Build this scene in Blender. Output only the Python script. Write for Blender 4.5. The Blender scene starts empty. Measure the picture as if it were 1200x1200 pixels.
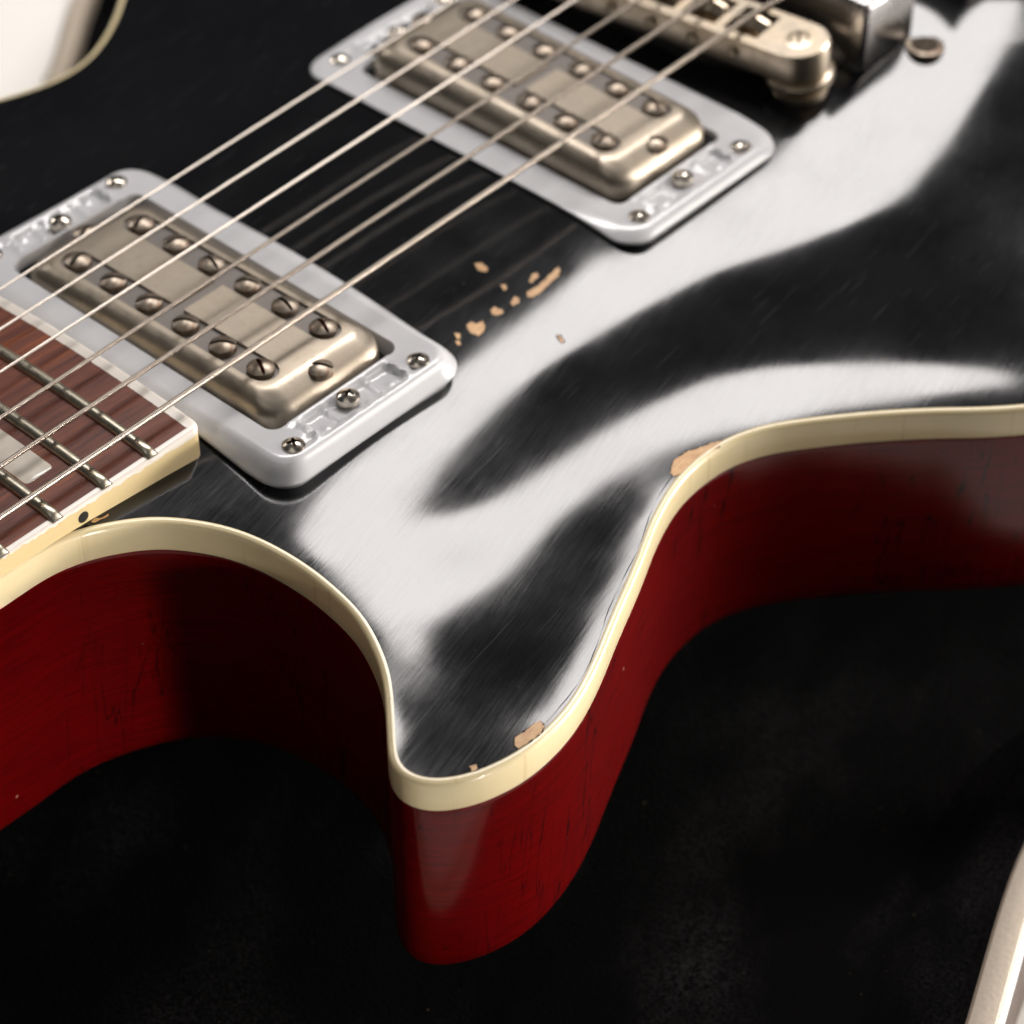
import bpy, bmesh, math, random
from mathutils import Vector, Matrix
from mathutils.geometry import delaunay_2d_cdt
random.seed(7)
S = 0.001                                   # everything below is written in millimetres
scene = bpy.context.scene
COL = scene.collection

# ------------------------------------------------------------------ camera, lamps and added fill lights, exposure
cam = bpy.data.cameras.new('camera')
cam_ob = bpy.data.objects.new('camera', cam)
COL.objects.link(cam_ob)
cam_ob.location = (-398.42 * S, -314.73 * S, 323.80 * S)
cam_ob.rotation_euler = (math.radians(47.3705), 0, math.radians(-47.834))
cam.sensor_width = 36
cam.lens = 2.6663 * 36
cam.clip_start = 0.02
cam.clip_end = 50
cam.dof.use_dof = True
cam.dof.focus_distance = 0.468
cam.dof.aperture_fstop = 13.0
cam.dof.aperture_blades = 7
scene.camera = cam_ob

world = bpy.data.worlds.new('World')
scene.world = world
world.use_nodes = True
world.node_tree.nodes['Background'].inputs[0].default_value = (0.97, 0.98, 1.0, 1)
world.node_tree.nodes['Background'].inputs[1].default_value = 0.04

def area(name, centre, axis_u, normal, su, sv, power, color):
    l = bpy.data.lights.new(name, 'AREA')
    l.shape = 'RECTANGLE'
    l.size = su * S
    l.size_y = sv * S
    l.energy = power
    l.color = color
    o = bpy.data.objects.new(name, l)
    COL.objects.link(o)
    n = Vector(normal).normalized()         # the way the light faces
    u = Vector(axis_u)
    u = (u - n * u.dot(n)).normalized()
    z = -n
    v = z.cross(u)
    m = Matrix((u, v, z)).transposed().to_4x4()
    m.translation = Vector(centre) * S
    o.matrix_world = m
    return o

def sph(az, el):
    a, e = math.radians(az), math.radians(el)
    return Vector((math.cos(e) * math.cos(a), math.cos(e) * math.sin(a), math.sin(e)))

AIM = Vector((-100, -60, 0))
d = sph(31, 58)
ua = math.radians(142)
area('softbox', AIM + d * 700, (math.cos(ua), math.sin(ua), 0), -d, 520, 150, 4.2, (1.0, 0.957, 0.935))
d = sph(-45, 26)
area('fill_lamp', AIM + d * 800, (0, 0, 1), -d, 260, 420, 2.7, (1.0, 0.93, 0.86))
d = sph(198, 62)
area('overhead_fill', AIM + d * 900, (0, 1, 0), -d, 600, 400, .5, (1.0, 0.96, 0.92))  # added fill to lift the cutaway binding, no known source
a_ = math.radians(-32)
t_ = Vector((-135, -108, -42))
d = t_ + Vector((math.cos(a_) * 620, math.sin(a_) * 620, 26))
side_fill = area('side_fill', d, (0, 0, 1), t_ - d, 90, 240, .56, (1.0, 0.95, 0.9))  # added low fill, narrowed to brighten the horn's red flank
side_fill.data.spread = math.radians(40)
a_ = math.radians(-94)
t_ = Vector((-216, -28, -42))
d = t_ + Vector((math.cos(a_) * 600, math.sin(a_) * 600, 40))
neck_fill = area('neck_side_fill', d, (0, 0, 1), t_ - d, 60, 60, .026, (1.0, 0.95, 0.9))  # added narrow fill that brightens only the red wall by the neck
neck_fill.data.spread = math.radians(12)
d = Vector((-170, 560, 330))
bl = area('background_fill', d, (1, 0, 0), Vector((40, 260, -112)) - d, 120, 120, .34, (1.0, 0.95, 0.91))  # added to whiten the table behind, spread kept off the guitar
bl.data.spread = math.radians(75)

scene.view_settings.view_transform = 'Standard'
scene.view_settings.look = 'None'
scene.view_settings.exposure = 0.0
scene.view_settings.gamma = 1.0
scene.cycles.max_bounces = 8
scene.cycles.sample_clamp_indirect = 6.0

# ------------------------------------------------------------------ measured data
GRID_X0,GRID_Y0,GRID_D,GRID_NX,GRID_NY=-220,-140,6,53,33
GX1,GY1=80,40
CARVE="""-6.926 -6.934 -6.955 -6.994 -7.058 -7.151 -7.260 -7.342 -7.306 -7.026 -6.368 -5.244 -3.662 -1.775 0.133 1.756 2.903 3.539 3.759 3.730 3.618 3.529 3.499 3.531 3.608 3.713 3.830 3.945 4.051 4.144 4.222 4.289 4.347 -6.757 -6.754 -6.760 -6.779 -6.817 -6.882 -6.972 -7.052 -7.043 -6.812 -6.221 -5.168 -3.644 -1.781 0.130 1.762 2.915 3.557 3.788 3.778 3.695 3.635 3.619 3.644 3.700 3.777 3.863 3.950 4.030 4.100 4.160 4.212 4.257 -6.607 -6.597 -6.595 -6.599 -6.614 -6.648 -6.702 -6.761 -6.753 -6.542 -5.991 -5.012 -3.582 -1.803 0.053 1.660 2.814 3.478 3.752 3.797 3.772 3.752 3.745 3.752 3.776 3.816 3.868 3.925 3.981 4.032 4.076 4.115 4.149 -6.472 -6.460 -6.455 -6.455 -6.458 -6.463 -6.472 -6.483 -6.448 -6.207 -5.646 -4.725 -3.431 -1.823 -0.106 1.426 2.565 3.272 3.635 3.793 3.861 3.885 3.875 3.850 3.830 3.826 3.842 3.870 3.904 3.938 3.969 3.998 4.023 -6.347 -6.332 -6.330 -6.338 -6.351 -6.352 -6.320 -6.264 -6.176 -5.836 -5.177 -4.278 -3.154 -1.799 -0.318 1.064 2.153 2.902 3.385 3.707 3.914 3.997 3.982 3.918 3.848 3.800 3.779 3.782 3.799 3.820 3.843 3.863 3.882 -6.227 -6.204 -6.205 -6.233 -6.289 -6.338 -6.312 -6.187 -6.041 -5.523 -4.656 -3.723 -2.783 -1.737 -0.562 0.603 1.595 2.356 2.950 3.458 3.847 4.025 4.024 3.929 3.816 3.729 3.681 3.665 3.670 3.684 3.700 3.715 3.727 -6.120 -6.082 -6.076 -6.121 -6.240 -6.407 -6.496 -6.364 -6.169 -5.433 -4.282 -3.266 -2.494 -1.747 -0.868 0.075 0.955 1.694 2.366 3.059 3.654 3.941 3.968 3.861 3.723 3.612 3.547 3.522 3.521 3.531 3.543 3.553 3.559 -6.054 -5.999 -5.974 -6.010 -6.159 -6.431 -6.691 -6.729 -6.594 -5.759 -4.423 -3.272 -2.573 -2.011 -1.306 -0.502 0.314 1.028 1.736 2.537 3.312 3.718 3.799 3.707 3.568 3.454 3.386 3.360 3.359 3.366 3.374 3.377 3.376 -6.070 -6.016 -5.983 -5.999 -6.127 -6.404 -6.687 -6.964 -7.107 -6.686 -5.485 -4.060 -3.211 -2.626 -1.909 -1.127 -0.271 0.471 1.288 2.150 2.957 3.421 3.548 3.487 3.370 3.270 3.211 3.188 3.185 3.189 3.189 3.182 3.170 -6.191 -6.186 -6.198 -6.248 -6.377 -6.587 -6.545 -6.839 -7.172 -7.184 -6.489 -5.143 -4.090 -3.361 -2.564 -1.766 -0.845 -0.108 0.785 1.784 2.637 3.104 3.256 3.235 3.156 3.084 3.038 3.016 3.006 2.997 2.982 2.961 2.936 -6.393 -6.487 -6.610 -6.779 -6.987 -7.082 -6.445 -6.582 -7.030 -7.221 -7.018 -5.913 -4.573 -3.670 -2.961 -2.175 -1.366 -0.725 0.163 1.234 2.139 2.666 2.898 2.963 2.954 2.922 2.887 2.854 2.822 2.786 2.748 2.706 2.665 -6.598 -6.803 -7.039 -7.306 -7.543 -7.512 -6.747 -6.538 -7.059 -7.398 -7.427 -6.647 -5.101 -3.839 -2.937 -2.106 -1.466 -1.046 -0.369 0.582 1.489 2.127 2.505 2.705 2.794 2.809 2.775 2.712 2.634 2.555 2.482 2.416 2.360 -6.722 -7.023 -7.330 -7.616 -7.779 -7.621 -6.996 -6.569 -7.034 -7.404 -7.463 -7.087 -5.710 -4.292 -3.137 -2.000 -1.202 -0.909 -0.521 0.190 1.000 1.690 2.194 2.527 2.712 2.763 2.709 2.591 2.446 2.306 2.189 2.099 2.031 -6.729 -7.118 -7.491 -7.805 -7.950 -7.775 -7.254 -6.561 -6.732 -7.209 -7.279 -7.050 -5.853 -4.552 -3.507 -2.123 -0.948 -0.533 -0.309 0.166 0.821 1.481 2.042 2.464 2.717 2.780 2.682 2.489 2.262 2.051 1.891 1.780 1.705 -6.628 -7.115 -7.595 -8.026 -8.308 -8.277 -7.767 -6.684 -6.386 -6.957 -7.042 -6.776 -5.740 -4.748 -4.008 -2.553 -0.984 -0.250 0.008 0.367 0.892 1.482 2.037 2.487 2.767 2.815 2.663 2.398 2.097 1.823 1.627 1.501 1.421 -6.445 -7.041 -7.658 -8.268 -8.770 -8.945 -8.476 -7.177 -6.225 -6.587 -6.807 -6.560 -5.673 -4.898 -4.395 -3.130 -1.298 -0.183 0.244 0.617 1.081 1.599 2.101 2.518 2.773 2.795 2.609 2.309 1.972 1.667 1.447 1.304 1.212 -6.210 -6.906 -7.657 -8.451 -9.191 -9.629 -9.362 -8.105 -6.463 -6.121 -6.508 -6.316 -5.559 -4.927 -4.617 -3.665 -1.798 -0.338 0.328 0.808 1.274 1.737 2.163 2.502 2.695 2.689 2.505 2.214 1.889 1.589 1.357 1.193 1.080 -5.956 -6.720 -7.566 -8.498 -9.444 -10.167 -10.242 -9.224 -7.157 -5.979 -6.197 -6.028 -5.336 -4.829 -4.636 -4.019 -2.342 -0.668 0.249 0.883 1.397 1.834 2.193 2.453 2.581 2.551 2.378 2.114 1.815 1.532 1.300 1.123 0.993 -5.714 -6.497 -7.373 -8.357 -9.404 -10.313 -10.688 -10.037 -8.181 -6.275 -5.850 -5.640 -4.992 -4.635 -4.535 -4.168 -2.778 -1.065 0.046 0.828 1.412 1.858 2.184 2.394 2.478 2.429 2.261 2.012 1.728 1.455 1.227 1.049 0.917 -5.515 -6.268 -7.103 -8.036 -9.047 -9.983 -10.527 -10.260 -8.926 -6.891 -5.894 -5.294 -4.565 -4.295 -4.308 -4.124 -3.013 -1.416 -0.229 0.648 1.307 1.795 2.134 2.337 2.408 2.350 2.178 1.924 1.632 1.352 1.128 0.962 0.846 -5.384 -6.070 -6.807 -7.611 -8.467 -9.266 -9.762 -9.632 -8.686 -7.221 -6.246 -5.166 -4.209 -3.894 -4.007 -3.913 -2.979 -1.618 -0.503 0.394 1.112 1.663 2.052 2.289 2.378 2.324 2.144 1.873 1.559 1.263 1.042 0.899 0.807 -5.336 -5.938 -6.557 -7.199 -7.857 -8.454 -8.819 -8.739 -8.142 -7.318 -6.671 -5.333 -4.057 -3.624 -3.773 -3.654 -2.734 -1.585 -0.651 0.177 0.911 1.514 1.964 2.254 2.382 2.345 2.166 1.887 1.562 1.258 1.045 0.918 0.843 -5.373 -5.894 -6.404 -6.904 -7.390 -7.821 -8.093 -8.079 -7.745 -7.258 -6.818 -5.615 -4.127 -3.635 -3.739 -3.449 -2.373 -1.324 -0.572 0.121 0.807 1.417 1.899 2.230 2.397 2.386 2.223 1.964 1.665 1.386 1.183 1.054 0.975 -5.483 -5.939 -6.367 -6.767 -7.141 -7.471 -7.705 -7.766 -7.598 -7.179 -6.595 -5.618 -4.364 -3.943 -3.914 -3.339 -2.030 -0.926 -0.260 0.292 0.875 1.426 1.878 2.203 2.381 2.394 2.267 2.056 1.811 1.578 1.392 1.257 1.163 -5.645 -6.055 -6.431 -6.772 -7.082 -7.351 -7.547 -7.614 -7.475 -6.996 -6.227 -5.405 -4.518 -4.259 -4.163 -3.338 -1.812 -0.539 0.186 0.658 1.122 1.554 1.910 2.169 2.316 2.340 2.257 2.106 1.923 1.739 1.577 1.443 1.337 -5.842 -6.215 -6.559 -6.868 -7.140 -7.357 -7.480 -7.455 -7.218 -6.682 -5.887 -5.083 -4.548 -4.462 -4.398 -3.404 -1.705 -0.242 0.637 1.128 1.490 1.772 1.987 2.137 2.223 2.237 2.185 2.082 1.949 1.804 1.664 1.538 1.432 -6.056 -6.395 -6.712 -6.998 -7.239 -7.398 -7.422 -7.259 -6.855 -6.233 -5.495 -4.815 -4.625 -4.635 -4.625 -3.492 -1.660 -0.035 1.050 1.598 1.871 2.006 2.072 2.103 2.113 2.099 2.054 1.974 1.864 1.737 1.612 1.499 1.406 -6.282 -6.576 -6.856 -7.112 -7.309 -7.386 -7.278 -6.921 -6.369 -5.732 -5.119 -4.816 -4.800 -4.823 -4.807 -3.523 -1.714 -0.079 1.149 1.820 2.097 2.155 2.114 2.047 1.985 1.933 1.875 1.790 1.672 1.541 1.422 1.327 1.261 -6.518 -6.748 -6.973 -7.178 -7.309 -7.259 -7.005 -6.479 -5.838 -5.247 -5.014 -5.038 -5.055 -5.105 -4.990 -3.502 -1.740 -0.146 1.095 1.843 2.159 2.197 2.100 1.964 1.844 1.756 1.675 1.564 1.414 1.256 1.137 1.068 1.041 -6.766 -6.907 -7.052 -7.188 -7.249 -7.047 -6.583 -5.958 -5.384 -5.142 -5.224 -5.321 -5.370 -5.515 -5.161 -3.466 -1.710 -0.113 1.085 1.825 2.148 2.180 2.054 1.877 1.718 1.604 1.501 1.360 1.167 0.972 0.851 0.813 0.829 -7.025 -7.050 -7.083 -7.112 -7.075 -6.702 -6.060 -5.524 -5.335 -5.400 -5.514 -5.582 -5.701 -5.920 -5.140 -3.383 -1.658 -0.067 1.094 1.809 2.124 2.151 2.017 1.826 1.651 1.528 1.418 1.260 1.040 0.818 0.699 0.684 0.727 -7.288 -7.170 -7.055 -6.920 -6.683 -6.164 -5.752 -5.602 -5.635 -5.705 -5.756 -5.810 -5.999 -6.157 -4.927 -3.272 -1.559 0.008 1.136 1.820 2.116 2.139 2.013 1.837 1.679 1.567 1.465 1.318 1.113 0.907 0.789 0.764 0.796 -7.543 -7.266 -6.986 -6.682 -6.327 -5.973 -5.880 -5.887 -5.904 -5.918 -5.942 -6.018 -6.260 -6.196 -4.686 -3.144 -1.424 0.156 1.246 1.873 2.128 2.139 2.028 1.885 1.766 1.684 1.608 1.497 1.340 1.177 1.065 1.016 1.015 -7.784 -7.355 -6.939 -6.543 -6.196 -5.984 -5.964 -5.969 -5.973 -5.991 -6.036 -6.165 -6.454 -6.058 -4.450 -2.960 -1.262 0.318 1.367 1.932 2.138 2.128 2.028 1.922 1.848 1.808 1.775 1.713 1.614 1.499 1.403 1.338 1.303 -7.991 -7.417 -6.876 -6.389 -6.003 -5.779 -5.718 -5.726 -5.779 -5.850 -5.938 -6.123 -6.419 -5.699 -4.167 -2.710 -1.061 0.482 1.490 1.991 2.137 2.094 1.992 1.911 1.880 1.887 1.902 1.894 1.850 1.780 1.704 1.636 1.580 -8.138 -7.418 -6.740 -6.126 -5.624 -5.286 -5.133 -5.140 -5.264 -5.417 -5.570 -5.816 -6.114 -5.257 -3.845 -2.399 -0.787 0.768 1.710 2.108 2.164 2.057 1.925 1.847 1.844 1.895 1.961 2.004 2.008 1.977 1.924 1.861 1.797 -8.207 -7.339 -6.512 -5.743 -5.079 -4.581 -4.303 -4.267 -4.433 -4.671 -4.903 -5.203 -5.523 -4.727 -3.430 -2.039 -0.466 1.156 2.024 2.322 2.275 2.067 1.859 1.746 1.749 1.834 1.947 2.039 2.086 2.087 2.054 2.001 1.935 -8.194 -7.184 -6.207 -5.278 -4.441 -3.768 -3.342 -3.217 -3.370 -3.668 -3.976 -4.324 -4.689 -4.075 -2.890 -1.606 -0.096 1.561 2.435 2.714 2.566 2.204 1.850 1.644 1.617 1.721 1.878 2.017 2.102 2.129 2.112 2.067 2.002 -8.105 -6.967 -5.854 -4.779 -3.783 -2.943 -2.359 -2.107 -2.191 -2.500 -2.875 -3.287 -3.730 -3.311 -2.217 -1.047 0.330 1.945 3.040 3.397 3.134 2.543 1.954 1.580 1.475 1.578 1.774 1.959 2.079 2.127 2.121 2.081 2.017 -7.955 -6.708 -5.481 -4.284 -3.156 -2.173 -1.437 -1.037 -1.001 -1.255 -1.653 -2.113 -2.615 -2.402 -1.408 -0.328 0.886 2.392 3.744 4.302 3.980 3.117 2.208 1.589 1.353 1.431 1.661 1.890 2.040 2.104 2.104 2.066 2.000 -7.760 -6.425 -5.109 -3.822 -2.596 -1.502 -0.636 -0.091 0.090 -0.052 -0.405 -0.862 -1.369 -1.370 -0.489 0.545 1.634 2.970 4.467 5.345 5.081 3.930 2.627 1.693 1.280 1.311 1.566 1.832 2.006 2.079 2.081 2.041 1.973 -7.539 -6.138 -4.759 -3.410 -2.120 -0.953 0.004 0.663 0.976 0.961 0.697 0.288 -0.178 -0.318 0.485 1.537 2.570 3.680 5.119 6.418 6.345 4.879 3.146 1.887 1.298 1.272 1.532 1.811 1.992 2.065 2.063 2.019 1.946 -7.311 -5.863 -4.443 -3.059 -1.738 -0.537 0.464 1.186 1.581 1.655 1.474 1.138 0.771 0.669 1.457 2.571 3.618 4.669 6.135 7.748 7.540 5.639 3.540 2.082 1.415 1.355 1.586 1.842 2.004 2.063 2.053 2.002 1.926 -7.088 -5.611 -4.170 -2.772 -1.446 -0.246 0.754 1.482 1.893 1.992 1.845 1.569 1.341 1.462 2.357 3.560 4.685 5.937 7.485 8.619 7.798 5.628 3.493 2.104 1.516 1.481 1.687 1.903 2.031 2.069 2.046 1.991 1.913 -6.877 -5.385 -3.936 -2.541 -1.230 -0.056 0.910 1.601 1.977 2.050 1.894 1.653 1.561 1.947 3.069 4.460 5.738 7.166 8.276 8.335 6.932 4.822 3.000 1.923 1.542 1.588 1.788 1.966 2.058 2.073 2.040 1.982 1.906 -6.674 -5.177 -3.730 -2.349 -1.063 0.070 0.984 1.617 1.939 1.973 1.805 1.600 1.611 2.157 3.481 5.220 6.782 8.056 8.288 7.353 5.589 3.721 2.355 1.674 1.533 1.671 1.870 2.014 2.073 2.070 2.031 1.974 1.904 -6.470 -4.973 -3.536 -2.173 -0.919 0.170 1.029 1.605 1.881 1.898 1.763 1.662 1.857 2.645 4.208 6.176 7.621 8.188 7.582 6.083 4.274 2.755 1.838 1.506 1.554 1.751 1.936 2.045 2.076 2.059 2.019 1.966 1.906 -6.255 -4.763 -3.338 -1.997 -0.776 0.268 1.077 1.607 1.856 1.884 1.820 1.866 2.282 3.312 4.994 6.790 7.706 7.553 6.454 4.828 3.237 2.110 1.565 1.479 1.633 1.840 1.992 2.062 2.070 2.044 2.005 1.960 1.910 -6.022 -4.538 -3.129 -1.812 -0.626 0.376 1.139 1.630 1.862 1.907 1.902 2.039 2.531 3.525 4.928 6.227 6.714 6.266 5.125 3.722 2.512 1.771 1.509 1.568 1.755 1.933 2.039 2.072 2.059 2.028 1.993 1.956 1.916 -5.771 -4.298 -2.907 -1.618 -0.469 0.489 1.206 1.659 1.869 1.912 1.918 2.047 2.455 3.208 4.175 4.973 5.177 4.713 3.804 2.798 2.019 1.623 1.567 1.704 1.885 2.019 2.078 2.078 2.050 2.015 1.983 1.953 1.924 -5.507 -4.048 -2.680 -1.423 -0.316 0.592 1.259 1.668 1.842 1.854 1.817 1.860 2.090 2.536 3.088 3.502 3.546 3.191 2.600 2.017 1.638 1.532 1.634 1.823 1.992 2.089 2.112 2.088 2.047 2.009 1.978 1.953 1.931 -5.239 -3.800 -2.460 -1.241 -0.181 0.673 1.283 1.637 1.758 1.711 1.591 1.501 1.522 1.675 1.894 2.045 2.015 1.802 1.518 1.307 1.269 1.407 1.646 1.888 2.062 2.142 2.145 2.105 2.054 2.010 1.979 1.956 1.938 -4.972 -3.559 -2.252 -1.076 -0.069 0.724 1.270 1.557 1.608 1.477 1.245 1.000 0.812 0.710 0.676 0.654 0.604 0.539 0.525 0.629 0.875 1.224 1.592 1.899 2.095 2.178 2.175 2.127 2.068 2.019 1.984 1.961 1.945"""
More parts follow.
